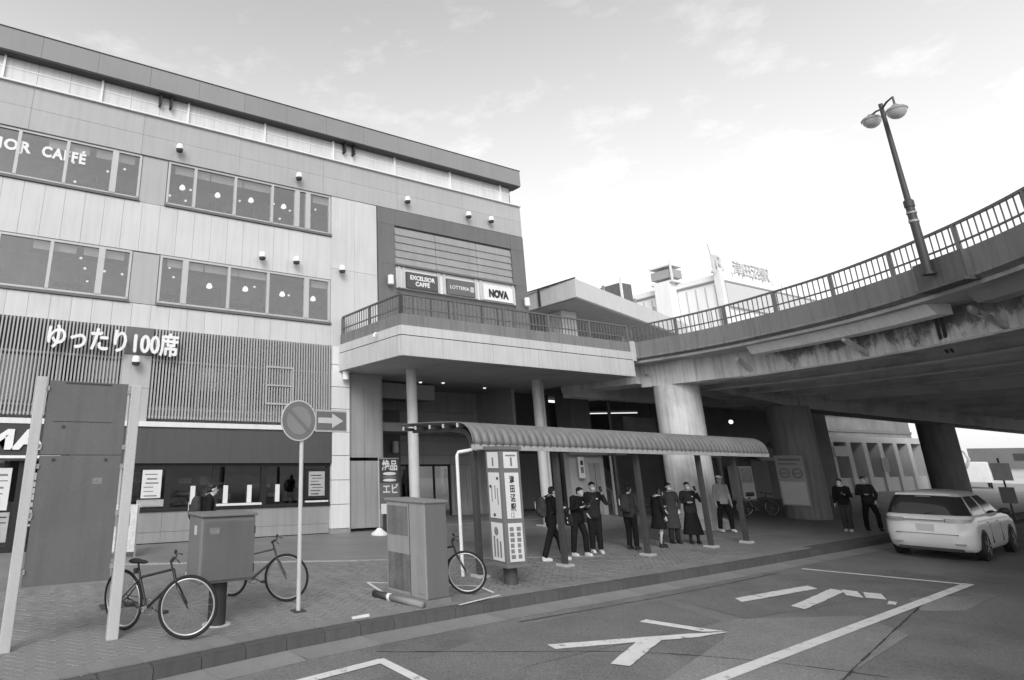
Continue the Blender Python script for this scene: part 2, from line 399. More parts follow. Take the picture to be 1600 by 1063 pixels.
# pavers in a herringbone, laid at 45 degrees
Wp = .115; cands = []
ca, sa = math.cos(R(41)), math.sin(R(41))
for a in range(-40, 240):
    for b in range(-200, 200):
        r = (a - b) % 4
        if r not in (0, 3): continue
        u0, v0 = a * Wp, b * Wp; du, dv = (2 * Wp, Wp) if r == 0 else (Wp, 2 * Wp)
        cx, cy = u0 + du / 2, v0 + dv / 2; X = cx * ca - cy * sa; Y = cx * sa + cy * ca
        if X < -.6 or X > 17 or Y > 13.4 + .0 * X: continue
        if Y < kerb_y(X) + .26: continue
        cands.append((X, Y, r))
cands.sort(key=lambda q: math.hypot(q[0] - 3.2, (q[1] - 7.8) * 1.5) if q[0] > .3 else 99)
def paver_geo(X, Y, r, z0, z1):
    h = (Wp - .003, Wp / 2 - .003) if r == 0 else (Wp / 2 - .003, Wp - .003); c = .004
    P = lambda u, v: (X + u * ca - v * sa, Y + u * sa + v * ca)
    v = []
    for (e, z) in ((0, z0), (0, z1 - .004), (c, z1)):
        for su, sv in ((-1, -1), (1, -1), (1, 1), (-1, 1)): x, y = P(su * (h[0] - e), sv * (h[1] - e)); v.append((x, y, z))
    f = [(8, 9, 10, 11)]
    for k in range(4):
        n = (k + 1) % 4; f += [(k, n, 4 + n, 4 + k), (4 + k, 4 + n, 8 + n, 8 + k)]
    return v, f
protos = {}
for r in (0, 3):
    v, f = paver_geo(0, 0, r, 0, .014); protos[r] = bpy.data.meshes.new('paver'); protos[r].from_pydata(v, [], f); protos[r].materials.append(PAV)
for X, Y, r in cands[:300]:
    o = bpy.data.objects.new('paver', protos[r]); o.location = (X, Y, random.uniform(-.002, .002)); link(o, side)
mbp = MB()
for X, Y, r in cands[300:]: mbp.add(*paver_geo(X, Y, r, -.002, .014 + random.uniform(-.003, .003)))
mbp.build('paver_field', PAV, side, kind='stuff')
# pale strip of slabs across the pavement, drain cover, painted keep-clear outline round the cabinet
strip = structure(meshobj('paving_strip', [(1.0, 16.22, .004), (13.4, 10.5 + .6, .004), (13.4, 10.62 + .6, .004), (1.0, 16.34, .004)], [(0, 1, 2, 3)], JOINT))
sv = Vector((12.4, -5.12, 0)); sl = sv.length; sa2 = math.atan2(sv.y, sv.x)
for i in range(int(sl / .45)):
    o = box('slab', .004, .446, 0, .12, .0, .019, STRIP, strip); o.location = Vector((1.0, 16.22, 0)) + sv.normalized() * .45 * i; o.rotation_euler = (0, 0, sa2)
st2 = structure(meshobj('paving_strip', [(13.2, 12.35, .004), (24, 12.0, .004), (24, 12.1, .004), (13.2, 12.45, .004)], [(0, 1, 2, 3)], STRIP))
def quadline(mb, a, b, w, z):
    a = Vector(a); b = Vector(b); d = (b - a).normalized(); n = Vector((-d.y, d.x)) * w / 2
    mb.add([(*(a - n), z), (*(b - n), z), (*(b + n), z), (*(a + n), z)], [(0, 1, 2, 3)])
def marking(name, label, segs, z, m=None, parent=None):
    mb = MB()
    for i, (a, b, w) in enumerate(segs): quadline(mb, a, b, w, z + .0012 * i)
    o = mb.build(name, m or PAINT); structure(o); return o
Z1 = RZ + .004
patch = lambda pts, m, z=Z1: structure(meshobj('road_patch', [(x, y, z) for x, y in pts], [tuple(range(len(pts)))], m))
patch([(7.2, 7.9), (10.6, 8.0), (10.1, 6.6), (5.9, 6.4), (4.6, 5.2), (3.2, 6.5), (4.9, 7.2)], ASPH_D)
patch([(10.8, 7.6), (14.6, 7.7), (14.9, 6.3), (10.6, 6.5)], ASPH_D)
patch([(6.6, 5.2), (9.12, 5.98), (10.4, 6.6), (12.4, 5.75), (11.64, 4.87), (8.51, 4.35)], ASPH_L)
patch([(14.69, 6.02), (16.47, 5.37), (14.29, 5.11), (13.65, 5.46)], ASPH_L)
crack = mat('road_seam', .05, .9, .1)
for pts in ([(4.6, 7.75), (6.2, 6.9), (7.6, 6.1), (8.6, 5.2), (9.2, 4.2)], [(8.4, 4.3), (13.3, 5.5), (15.6, 5.9)], [(7.4, 8.05), (11.4, 8.25), (15.5, 8.55)]):
    pts = resample(catmull([(x + random.uniform(-.05, .05), y + random.uniform(-.05, .05), 0) for x, y in pts], 6), .25)
    mb = MB()
    for a, b in zip(pts, pts[1:]): quadline(mb, (a.x, a.y + random.uniform(-.01, .01)), (b.x, b.y), random.uniform(.012, .03), RZ + .006)
    structure(mb.build('road_seam', crack))
Z2 = RZ + .008
# bay outline, and the two painted katakana
A_, B_, C_ = (16.45, 8.55), (17.3, 6.0), (7.3, 5.0)
e = Vector(C_) - Vector(B_)
marking('road_marking', '', [((16.42, 8.62), (17.28, 5.98), .15), ((17.35, 6.05), tuple(Vector(B_) + e * 1.9), .17)], Z2)
marking('road_marking', '', [((2.4, 7.02), (4.52, 7.40), .15), ((4.50, 7.46), (4.55, 3.5), .15)], Z2)
def glyph(polys, z):
    mb = MB()
    for i, P in enumerate(polys):
        q = []
        for a, b in zip(P, P[1:] + P[:1]):          # ragged painted edge
            m = max(1, int(math.hypot(b[0] - a[0], b[1] - a[1]) / .12))
            q += [(a[0] + (b[0] - a[0]) * k / m + random.uniform(-.008, .008), a[1] + (b[1] - a[1]) * k / m + random.uniform(-.008, .008), z + .0012 * i) for k in range(m)]
        mb.add(q, [tuple(range(len(q)))])
    o = structure(mb.build('road_marking', PAINT)); bm = bmesh.new(); bm.from_mesh(o.data); bmesh.ops.triangulate(bm, faces=bm.faces[:]); bmesh.ops.recalc_face_normals(bm, faces=bm.faces[:])
    for f in bm.faces:
        if f.normal.z < 0: f.normal_flip()
    bm.to_mesh(o.data); bm.free()
glyph([[(14.5, 6.97), (14.54, 6.74), (13.98, 6.4), (13.95, 6.66)], [(14.56, 6.66), (14.66, 6.41), (14.15, 6.13), (14.02, 6.38)], [(14.05, 6.06), (14.06, 5.94), (13.74, 5.84), (13.72, 5.95)],
       [(12.12, 6.65), (12.08, 6.41), (14.35, 6.84), (14.37, 7.1)], [(11.9, 7.46), (11.7, 7.22), (14.15, 7.22), (14.33, 7.48)]], Z2)
glyph([[(8.96, 7.17), (9.25, 6.35), (9.57, 6.19), (9.42, 6.5), (9.18, 7.21)], [(6.80, 6.94), (6.74, 6.74), (8.94, 6.20), (9.57, 6.17), (8.96, 6.38)], [(8.0, 6.47), (8.36, 6.36), (6.98, 5.80), (6.86, 5.98)]], Z2)
marking('pavement_marking', '', [((6.45, 11.06), (6.16, 9.9), .06), ((6.45, 11.06), (8.05, 9.78), .07), ((8.05, 9.82), (7.82, 8.98), .07), ((7.84, 9.0), (6.75, 8.72), .06)], .019)
tag(box('drain_cover', 1.75, 2.3, 11.1, 11.45, .012, .022, DARK), 'flat dark drain cover set in the paving behind the notice board', 'drain cover')
# ------------------------------------------------------------------ station building
Y0 = 18.82
B = thing('station_building', 'four-storey light panelled station building with dark roof cap, ribbon windows and slatted screen', 'building', (9.5, Y0, 0))
XL, XR = -7.0, 18.97
gapp = .0035
# structural core: floors, back wall, piers behind the cladding
core = MB()
lo = lambda x: x - 9.5
for z0, z1 in ((-.02, .02), (3.2, 3.5), (6.0, 6.6), (9.1, 9.9), (12.6, 13.0)): core.box(lo(XL), lo(XR) - .05, .35, 9.0, z0, z1)
core.box(lo(XL), lo(XR) - .05, 8.9, 9.2, 0, 14.4)
core.box(lo(XL) - .2, lo(XL), 0.1, 9.2, 0, 14.4)
core.box(lo(XR) - .3, lo(XR) - .02, .14, 9.2, 5.2, 12.99)
core.box(lo(11.3), lo(11.5), .14, 9.0, 5.2, 12.9)
core.build('core', INT_M, B)
mid = MB(); mid.box(lo(XL), lo(11.3), 4.2, 4.3, 3.5, 12.6); mid.build('inner_wall', mat('cafe_wall', .34, .9, .5, .9), B)
def cladding(name, x0, x1, z0, z1, w, m, y0=0.0, t=.10, rows=1, parent=B, xs=None):
    if xs is None:
        n = max(1, round((x1 - x0) / w)); xs = [x0 + (x1 - x0) * i / n for i in range(n + 1)]
    for r in range(rows):
        a = z0 + (z1 - z0) * r / rows; b = z0 + (z1 - z0) * (r + 1) / rows
        for xa, xb in zip(xs, xs[1:]):
            wbox(name, xa + gapp, xb - gapp, Y0 + y0 + random.uniform(-.003, .003), Y0 + y0 + t, a + gapp, b - gapp, m, parent)
    wbox('cladding_backing', x0, x1, Y0 + y0 + t - .02, Y0 + y0 + t + .12, z0, z1, CORE, parent)
WIN0, WIN1 = 2.80, 3.64
cladding('wall_panel', XL, 9.58, 8.34, 9.95, .557, PANEL)
cladding('wall_panel', XL, 9.58, 5.98, 6.70, .557, PANEL)
cladding('wall_panel', 9.58, 11.50, 5.98, 11.55, .96, PANEL, y0=-.02, rows=2)
for z0, z1 in ((6.72, 8.32), (9.97, 11.56)): cladding('pillar_panel', WIN0 + .02, WIN1 - .02, z0, z1, 1, PILLAR, y0=.03)
cladding('band_panel', XL, XR, 11.57, 12.27, 3.25, BAND, y0=-.03)
cladding('band_panel', XL, XR, 12.27, 12.98, 3.25, BAND, y0=-.03)
wbox('white_ledge', XL, XR + .02, Y0 - .12, Y0 + .6, 12.985, 13.03, WHITE, B)
# opal clerestory set back under the roof cap
xs = [XL + i * .93 for i in range(28)] + [XR - .25]
for i, (a, b) in enumerate(zip(xs, xs[1:])):
    wbox('clerestory_pane', a + .004, b - .004, Y0 + .26, Y0 + .3, 13.03, 14.02, OPAL, B)
    if i % 3 == 0: wbox('clerestory_post', a - .03, a + .03, Y0 + .16, Y0 + .26, 13.03, 14.0, WHITE, B)
wbox('clerestory_transom', XL, XR - .25, Y0 + .245, Y0 + .262, 13.62, 13.66, WHITE, B)
wbox('clerestory_end', XR - .29, XR - .25, Y0 + .26, Y0 + 8, 13.03, 14.0, OPAL, B)
for x in (3.2, 3.55, 10.2, 10.6): wbox('clip_bracket', x - .035, x + .035, Y0 + .04, Y0 + .24, 13.55, 14.0, BLACK, B)
capr = wbox('roof_cap', XL, XR + .1, Y0 + .07, Y0 + 9.4, 13.995, 14.70, CAP, B)
x = XL
while x < XR:
    x2 = min(x + 1.63, XR + .13); wbox('cap_panel', x + gapp, x2 - gapp, Y0 - .10, Y0 + .05, 14.0, 14.74, CAP, capr); x = x2
wbox('cap_edge', XL, XR + .14, Y0 - .12, Y0 + .1, 14.742, 14.77, DARK, capr)
wbox('cap_soffit', XL, XR + .08, Y0 - .08, Y0 + .4, 13.955, 13.993, DARK, capr)
# ribbon windows: each opening a window with panes, mullions, sill
def ribbon(x0, x1, z0, z1, mull, thick=()):
    w = wbox('window', x0, x1, Y0 + .02, Y0 + .13, z1 - .07, z1, FRAME, B)
    wbox('sill', x0 - .03, x1 + .03, Y0 - .06, Y0 + .14, z0 - .02, z0 + .06, SILL, w)
    wbox('bottom_frame', x0, x1, Y0 + .02, Y0 + .13, z0 + .06, z0 + .13, FRAME, w)
    edges = [x0] + list(mull) + [x1]
    for i, xm in enumerate(edges):
        t = .09 if xm in thick else .045
        a, b = (xm, xm + .07) if i == 0 else ((xm - .07, xm) if i == len(edges) - 1 else (xm - t, xm + t))
        wbox('mullion', a, b, Y0 + .0, Y0 + .125, z0 + .13, z1 - .07, FRAME, w)
    for a, b in zip(edges, edges[1:]): wbox('pane', a + .03, b - .03, Y0 + .065, Y0 + .075, z0 + .12, z1 - .06, GLASS, w)
    wbox('reveal_head', x0, x1, Y0 + .14, Y0 + .5, z1 - .02, z1 + .04, INT_M, w)
ribbon(XL, WIN0, 9.98, 11.56, [-5.9, -4.6, -3.3, -2.0, -.68, .63, 2.0], (2.0,))
ribbon(WIN1, 9.56, 9.98, 11.56, [4.54, 5.92, 7.27, 8.22, 8.65], (8.22, 8.65))
ribbon(XL, WIN0, 6.73, 8.33, [-6.2, -4.9, -3.5, -2.1, -.78, .58, 1.94], (1.94,))
ribbon(WIN1, 9.56, 6.73, 8.33, [4.44, 5.87, 7.23, 8.65], (4.44, 8.65))
# lettering on the glass
text('lettering', 'EXCELSIOR', .46, WHITE, B, (-2.95 - 9.5, .055, 10.86), ext=.003, bold=.02, width=2.6, space=1.15)
text('lettering', 'CAFFÉ', .46, WHITE, B, (-.06 - 9.5, .055, 10.86), ext=.003, bold=.02, width=1.22, space=1.15)
# pale furniture seen inside
sil = mat('cafe_furniture', .06, .8, .3)
for z in (9.05, 12.5):
    for i in range(9):
        x = -5.5 + i * 1.75; wbox('ceiling_lamp', x, x + 1.1, Y0 + 1.9, Y0 + 2.02, z - .06, z - .03, emit('cafe_ceiling_lamp', 1.0, 5.0), B)
for z0, z1 in ((6.62, 9.08), (9.92, 12.55)):
    x = -6.5
    while x < 10.8:
        w_ = random.uniform(.25, 1.1); h_ = random.uniform(.5, 1.9); mb = MB(); mb.box(lo(x), lo(x) + w_, 3.6, 4.15, z0, z0 + h_); mb.build('cafe_cabinet', random.choice((sil, INT_M, INT_D, PILLAR)), B); x += w_ + random.uniform(.1, .9)
    for x in (-5.6, -2.6, .1, 1.45, 3.9, 5.1, 6.2, 8.9): wbox('blind', x, x + 1.15, Y0 + .16, Y0 + .17, (8.02 if z0 < 8 else 11.22), (8.30 if z0 < 8 else 11.52), mat('blind', .45, .8, .1), B)
for x, z in ((1.0, 9.95), (2.3, 9.95), (4.9, 9.95), (6.4, 9.95), (7.6, 9.95), (9.1, 9.95), (1.2, 6.65), (4.0, 6.65), (5.2, 6.65), (6.6, 6.65), (7.9, 6.65), (9.1, 6.65)):
    mb = MB(); X = lo(x)
    mb.box(X - .4, X + .4, 1.0, 1.5, z + .66, z + .70); mb.box(X - .04, X + .04, 1.2, 1.3, z, z + .66)
    for s in (-.62, .5): mb.box(X + s, X + s + .08, .95, 1.4, z + .1, z + .95); mb.box(X + s, X + s + .4 * (1 if s < 0 else -1), .95, 1.4, z + .42, z + .47)
    mb.build('cafe_table_set', sil, B)
# slatted screen
for (sx0, sx1) in ((XL + 5.0, WIN0 + .02), (WIN1 + .02, 9.57)):
    scr = wbox('slat_screen', sx0, sx1, Y0 - .02, Y0 + .03, 5.02, 5.08, SLAT, B)
    base = None; x = sx0 + .03
    while x < sx1 - .02:
        if base is None:
            base = wbox('slat', x, x + .042, Y0 - .10, Y0 - .03, 3.36, 5.97, SLAT, scr); x00 = x
        else: share(base, (x - x00, 0, 0), scr, 'slat')
        x += .0935
    for z in (3.40, 3.62): wbox('rail', sx0, sx1, Y0 - .028, Y0 - .0, z, z + .045, SLAT, scr)
    wbox('upper_backing', sx0, sx1, Y0 + .02, Y0 + .06, 5.10, 5.97, mat('slat_backing', .09, .7, .1), scr)
    w = wbox('screen_window', sx0, sx1, Y0 + .24, Y0 + .30, 3.3, 3.75, mat('screen_sill', .28, .6, .1), B)
    n = max(2, round((sx1 - sx0) / 1.45))
    for i in range(n + 1):
        xm = sx0 + (sx1 - sx0) * i / n
        if i: wbox('pane', xm - (sx1 - sx0) / n + .08, xm - .08, Y0 + .26, Y0 + .27, 3.75, 5.1, SGLASS, w)
        wbox('mullion', max(sx0, xm - .07), min(sx1, xm + .07), Y0 + .22, Y0 + .31, 3.75, 5.1, FRAME, w)
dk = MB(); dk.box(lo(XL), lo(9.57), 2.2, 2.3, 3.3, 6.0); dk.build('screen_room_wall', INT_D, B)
dr = wbox('screen_door', 7.22, 7.28, Y0 - .13, Y0 - .1, 3.9, 5.12, SLAT, B)
for a in ((8.14, 8.2, 3.9, 5.12), (7.28, 8.14, 5.06, 5.12), (7.28, 8.14, 4.48, 4.53), (7.28, 8.14, 3.9, 3.96)): wbox('door_bar', a[0], a[1], Y0 - .128, Y0 - .104, a[2], a[3], SLAT, dr)
cladding('pillar_panel', WIN0 + .04, WIN1 + .0, 3.27, 5.15, 1, PILLAR, y0=-.10, rows=2)
wbox('dark_pillar_head', WIN0 + .04, WIN1, Y0 - .09, Y0 + .05, 5.16, 5.97, DARKP, B)
lt = text('lettering', 'ゆったり100席', .72, WHITE, B, (.72 - 9.5, -.32, 5.20), ext=.035, width=3.52, fat=.018)
wbox('white_ledge', XL, 9.60, Y0 - .22, Y0 + .1, 3.13, 3.27, WHITEP, B)
# shop front at the left of the column
fas = wbox('shop_fascia', 1.7, 9.58, Y0 - .16, Y0 + .1, 2.13, 3.125, FASC, B)
shopf = wbox('shop_window', 3.3, 9.58, Y0 - .05, Y0 + .12, 2.02, 2.13, BLACK, B)
wbox('bottom_frame', 3.3, 9.58, Y0 - .05, Y0 + .12, .84, .93, BLACK, shopf)
sx = [3.3, 4.42, 5.80, 7.32, 8.62, 9.58]
for i, x in enumerate(sx): wbox('mullion', x - (.0 if i == 0 else .09), x + (.0 if i == 5 else .09), Y0 - .03, Y0 + .1, .93, 2.02, BLACK, shopf)
for a, b in zip(sx, sx[1:]): wbox('pane', a + .05, b - .05, Y0 + .03, Y0 + .04, .93, 2.02, SGLASS, shopf)
wbox('counter', 5.85, 7.25, Y0 - .09, Y0 + .02, .93, .99, WHITEP, shopf)
wbox('counter', 8.72, 9.5, Y0 - .09, Y0 + .02, .95, 1.0, WHITEP, shopf)
for x in (5.14, 6.12, 6.86, 7.77): wbox('white_bar', x - .07, x + .07, Y0 - .045, Y0 - .02, 1.0, 1.5, WHITEP, shopf)
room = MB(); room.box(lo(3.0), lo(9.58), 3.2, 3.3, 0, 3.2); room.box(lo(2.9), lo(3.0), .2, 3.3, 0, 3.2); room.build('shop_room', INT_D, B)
shelf = MB()
for i in range(16):
    x = random.uniform(3.6, 9.3); z = random.uniform(.9, 1.7); shelf.box(lo(x), lo(x) + random.uniform(.2, .9), 1.2, 1.4, z, z + random.uniform(.05, .3))
shelf.build('shop_shelves', mat('shop_goods', .30, .7, .6, 5), B)
cladding('base_panel', 1.7, 9.58, .30, .83, 2.6, BASEW, y0=.0)
cladding('base_panel', 1.7, 9.58, .02, .30, 2.6, BASEW, y0=.01)
cladding('pillar_panel', 1.72, 3.28, .85, 2.12, .78, PILLAR, y0=.02)
# dark shop at the far left with a name in white
fas2 = wbox('shop_fascia', XL, 1.68, Y0 - .2, Y0 + .1, 2.2, 3.12, mat('pharmacy_fascia', .05, .5, .1), B)
text('lettering', 'MA', .66, WHITE, B, (-.42 - 9.5, -.23, 2.50), ext=.02, bold=.03, width=1.5)
wbox('name_line', XL, 1.5, Y0 - .225, Y0 - .205, 2.26, 2.33, WHITE, B)
lw = wbox('shop_window', XL, 1.68, Y0 - .02, Y0 + .1, 0.0, .12, BLACK, B)
for x in (-4.5, -2.2, .0 - .25, .62, 1.6): wbox('mullion', x - .06, x + .06, Y0 - .02, Y0 + .08, .12, 2.2, BLACK, lw)
wbox('pane', XL, 1.6, Y0 + .03, Y0 + .04, .12, 2.2, SGLASS, lw)
bk = MB(); bk.box(lo(XL), lo(2.9), 1.6, 1.7, 0, 3.2); bk.build('shop_room', INT_D, B)
def poster(parent, x0, x1, z0, z1, y, m=PAPER, rows=5, off=None):
    off = off or root_of(parent).location
    p = wbox('poster', x0, x1, y - .006, y, z0, z1, m, parent)
    mb = MB(); h = (z1 - z0); w = x1 - x0
    for i in range(rows):
        zz = z1 - h * (.14 + .76 * i / max(1, rows - 1)); xa = x0 + w * random.uniform(.08, .25); xb = x1 - w * random.uniform(.08, .4)
        mb.box(xa - off.x, xb - off.x, y - .0085 - off.y, y - .0065 - off.y, zz - h * random.uniform(.015, .06) - off.z, zz - off.z)
    mb.build('print', INKM if m is PAPER else INK, p); return p
poster(lw, -.2, .42, 1.0, 2.02, Y0 - .03, PAPER, 6); poster(lw, -.15, .5, .25, .95, Y0 - .03, PAPER2, 5)
poster(lw, .75, 1.5, .6, 1.9, Y0 - .03, PAPER2, 7)
poster(shopf, 3.68, 4.22, 1.2, 1.95, Y0 - .06, PAPER, 6); poster(shopf, 3.58, 4.32, .97, 1.16, Y0 - .06, PAPER2, 2)
pm = wbox('menu_board', 8.70, 9.46, Y0 - .09, Y0 - .05, 1.05, 1.96, BLACK, shopf); poster(shopf, 8.80, 9.36, 1.14, 1.87, Y0 - .10, PAPER2, 7)
# white jointed column and side wall
zs = [.14, .86, 1.6, 2.36, 3.1, 3.85, 4.58, 5.32, 5.97]
for a, b in zip(zs, zs[1:]): wbox('column_panel', 9.60, 10.26, Y0 - .14, Y0 + .12, a + .008, b - .008, WHITEP, B, bev=.012)
wbox('column_core', 9.62, 10.24, Y0 - .10, Y0 + .1, 0, 5.97, SILL, B)
wbox('column_foot', 9.585, 10.275, Y0 - .15, Y0 + .1, .0, .135, BASEW, B)
for z0, z1 in ((.0, 2.2), (2.2, 5.1)):
    wbox('side_panel', 10.29, 10.92, Y0 + .03, Y0 + .15, z0 + .1, z1 - .006, LWALL, B); wbox('side_panel', 10.932, 11.60, Y0 + .03, Y0 + .15, z0 + .1, z1 - .006, LWALL, B)
# dark clad upper block over the terrace
D0, D1 = 11.53, XR
xs = [D0, 12.30, 13.5, 15.0, 16.5, 18.22, D1]
cladding('dark_panel', D0, D1, 10.90, 11.55, 1, DARKP, y0=-.05, xs=xs)
for a, b in ((D0, 12.30), (18.22, D1)):
    for z0, z1 in ((9.3, 10.9), (7.6, 9.3), (5.98, 7.6)): cladding('dark_panel', a, b, z0, z1, 1, DARKP, y0=-.05)
sh = wbox('metal_shade', 12.30, 18.22, Y0 - .02, Y0 + .1, 10.84, 10.895, BLACK, B)
for i, (a, b) in enumerate(((12.32, 14.22), (14.24, 16.30), (16.32, 18.2))):
    for j in range(5):
        z0 = 9.33 + j * .302; l = B.location
        v = [(a, Y0 - .04, z0), (b, Y0 - .04, z0), (b, Y0 - .0, z0 + .312), (a, Y0 - .0, z0 + .312), (a, Y0 + .05, z0), (b, Y0 + .05, z0), (b, Y0 + .05, z0 + .312), (a, Y0 + .05, z0 + .312)]
        meshobj('shade_blade', [(p[0] - l.x, p[1] - l.y, p[2] - l.z) for p in v], [(0, 1, 2, 3), (5, 4, 7, 6), (0, 4, 5, 1), (3, 2, 6, 7), (0, 3, 7, 4), (1, 5, 6, 2)], SHADE, sh)
wbox('shade_backing', 12.30, 18.22, Y0 + .06, Y0 + .2, 8.4, 10.9, DARK, B)
wbox('sign_ledge', 12.28, 18.24, Y0 - .22, Y0 + .05, 9.24, 9.31, DARKP, B)
sb = wbox('sign_band', 12.32, 18.20, Y0 - .10, Y0 + .05, 8.40, 9.235, WHITEP, B)
for x in (12.40, 12.60, 14.22, 14.5, 16.08, 16.34, 18.05): wbox('band_post', x - .06, x + .06, Y0 - .15, Y0 - .1, 8.40, 9.23, STEELL, sb)
s1 = wbox('sign_face', 12.70, 14.14, Y0 - .19, Y0 - .11, 8.43, 9.05, mat('sign_dark', .08, .4, .05), sb)
text('lettering', 'EXCELSIOR', .23, WHITE, s1, (13.42 - 9.5, -.197, 8.77), ext=.003, bold=.008, ax='CENTER', width=1.15)
text('lettering', 'CAFFÉ', .23, WHITE, s1, (13.42 - 9.5, -.197, 8.54), ext=.003, bold=.008, ax='CENTER', width=.66)
s2 = wbox('sign_face', 14.60, 15.98, Y0 - .19, Y0 - .11, 8.43, 9.05, mat('sign_mid', .13, .4, .05), sb)
text('lettering', 'LOTTERIA', .2, WHITE, s2, (15.2 - 9.5, -.197, 8.66), ext=.003, bold=.002, ax='CENTER', width=.95)
wbox('logo', 15.74, 15.92, Y0 - .196, Y0 - .191, 8.62, 8.84, STEELL, s2)
s3 = wbox('sign_face', 16.44, 17.98, Y0 - .19, Y0 - .11, 8.43, 9.05, WHITE, sb)
text('lettering', 'NOVA', .42, INK, s3, (17.2 - 9.5, -.197, 8.58), ext=.003, bold=.03, ax='CENTER', width=1.05)
# terrace doors below the sign band, mostly behind the railing
tw = wbox('terrace_window', 12.30, 18.22, Y0 + .0, Y0 + .12, 8.25, 8.40, DARKP, B)
for i in range(8):
    x = 12.34 + i * .835; wbox('mullion', x - .05, x + .05, Y0 + .0, Y0 + .12, 5.99, 8.25, DARKP, tw)
    if i < 7: wbox('pane', x + .05, x + .785, Y0 + .05, Y0 + .06, 5.99, 8.25, SGLASS, tw)
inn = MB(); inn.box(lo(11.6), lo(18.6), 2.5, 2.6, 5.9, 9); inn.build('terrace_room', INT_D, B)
# recessed entrance under the terrace
RW = mat('recess_wall', .36, .55, .1, .8, streak=.1, rnd=.05)
for z0, z1 in ((.0, 2.05), (2.05, 2.42), (2.42, 3.0), (3.0, 4.2), (4.2, 5.1)):
    for a, b in ((11.75, 13.1), (13.1, 14.5), (14.5, 17.15), (17.15, 18.9)):
        if z0 == 0 and a in (14.5,): continue
        wbox('recess_panel', a + .006, b - .006, Y0 + 3.45, Y0 + 3.6, z0 + .006, z1 - .006, RW, B)
wbox('recess_backing', 11.6, 18.9, Y0 + 3.58, Y0 + 3.66, 2.0, 5.1, BLACK, B)
wbox('recess_side', 11.60, 11.74, Y0 + .16, Y0 + 3.6, 0, 5.1, RW, B)
wbox('recess_side', 18.78, 18.95, Y0 + 1.2, Y0 + 3.6, 0, 5.1, RW, B)
wbox('recess_side', 13.0, 14.45, Y0 + 3.2, Y0 + 3.45, 0, 4.2, DARKP, B)
wbox('doorway', 14.5, 17.1, Y0 + 6.0, Y0 + 6.1, 0, 2.1, BLACK, B)
dw = wbox('entrance_door', 14.5, 17.15, Y0 + 3.5, Y0 + 3.56, 1.97, 2.05, BLACK, B)
for x in (14.52, 15.4, 16.3, 17.1): wbox('door_post', x - .04, x + .04, Y0 + 3.5, Y0 + 3.56, 0, 1.97, BLACK, dw)
wbox('pane', 14.56, 17.06, Y0 + 3.52, Y0 + 3.53, 0.02, 1.97, SGLASS, dw)
wbox('recess_slope', 12.2, 14.8, Y0 + 1.2, Y0 + 2.2, 4.45, 5.02, mat('recess_bulkhead', .30, .6, .1), B)
for i, x in enumerate((17.3, 17.62, 17.94)): wbox('door_strip', x, x + .12, Y0 + 3.40, Y0 + 3.44, .1, 2.0, LWALL, B)
# ------------------------------------------------------------------ entrance terrace
T = thing('entrance_terrace', 'raised entrance terrace with pale panel fascia and dark railing in front of the building', 'terrace', (9.86, 14.86, 0))
TX0, TX1, TY0 = 9.86, 19.98, 14.86
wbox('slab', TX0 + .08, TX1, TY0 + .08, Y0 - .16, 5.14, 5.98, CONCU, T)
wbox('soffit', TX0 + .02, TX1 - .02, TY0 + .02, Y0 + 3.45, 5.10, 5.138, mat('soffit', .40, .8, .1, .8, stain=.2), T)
jf = [TX0, 11.35, 13.3, 15.25, 17.15, 18.9, TX1]; ju = [TX0, 13.25, 16.4, 18.3, TX1]
for a, b in zip(jf, jf[1:]): wbox('fascia_panel', a + .006, b - .006, TY0 - .02, TY0 + .08, 5.11, 5.70, TERR, T)
for a, b in zip(ju, ju[1:]): wbox('fascia_panel', a + .006, b - .006, TY0 - .02, TY0 + .08, 5.725, 6.0, TERR, T)
wbox('shadow_gap', TX0 + .01, TX1 - .01, TY0 + .0, TY0 + .07, 5.69, 5.735, BLACK, T)
wbox('shadow_gap', TX0 + .0, TX0 + .07, TY0 + .07, Y0 - .16, 5.69, 5.735, BLACK, T)
js = [TY0 + .08, 16.5, 17.8, Y0 - .155]
for a, b in zip(js, js[1:]):
    wbox('fascia_panel', TX0 - .02, TX0 + .08, a + .006, b - .006, 5.11, 5.70, TERR, T); wbox('fascia_panel', TX0 - .02, TX0 + .08, a + .006, b - .006, 5.725, 6.0, TERR, T)
wbox('parapet', TX0 + .03, TX1, TY0 + .03, TY0 + .2, 6.0, 6.36, PARA, T)
wbox('parapet', TX0 + .03, TX0 + .2, TY0 + .2, Y0 - .16, 6.0, 6.36, PARA, T)
wbox('edge_pilaster', TX1 - .04, TX1 + .14, TY0 - .05, TY0 + .15, 5.68, 6.4, TERR, T)
for x, y in ((11.72, 17.1), (17.44, 17.23)):
    mb = MB(); mb.lathe([(.17, 0), (.17, 5.1)], 20, (x - 9.86, y - 14.86, 0)); mb.box(x - 10.16, x - 9.56, y - 15.16, y - 14.56, 0, .04)
    autosmooth(mb.build('post', STEELL, T)); 
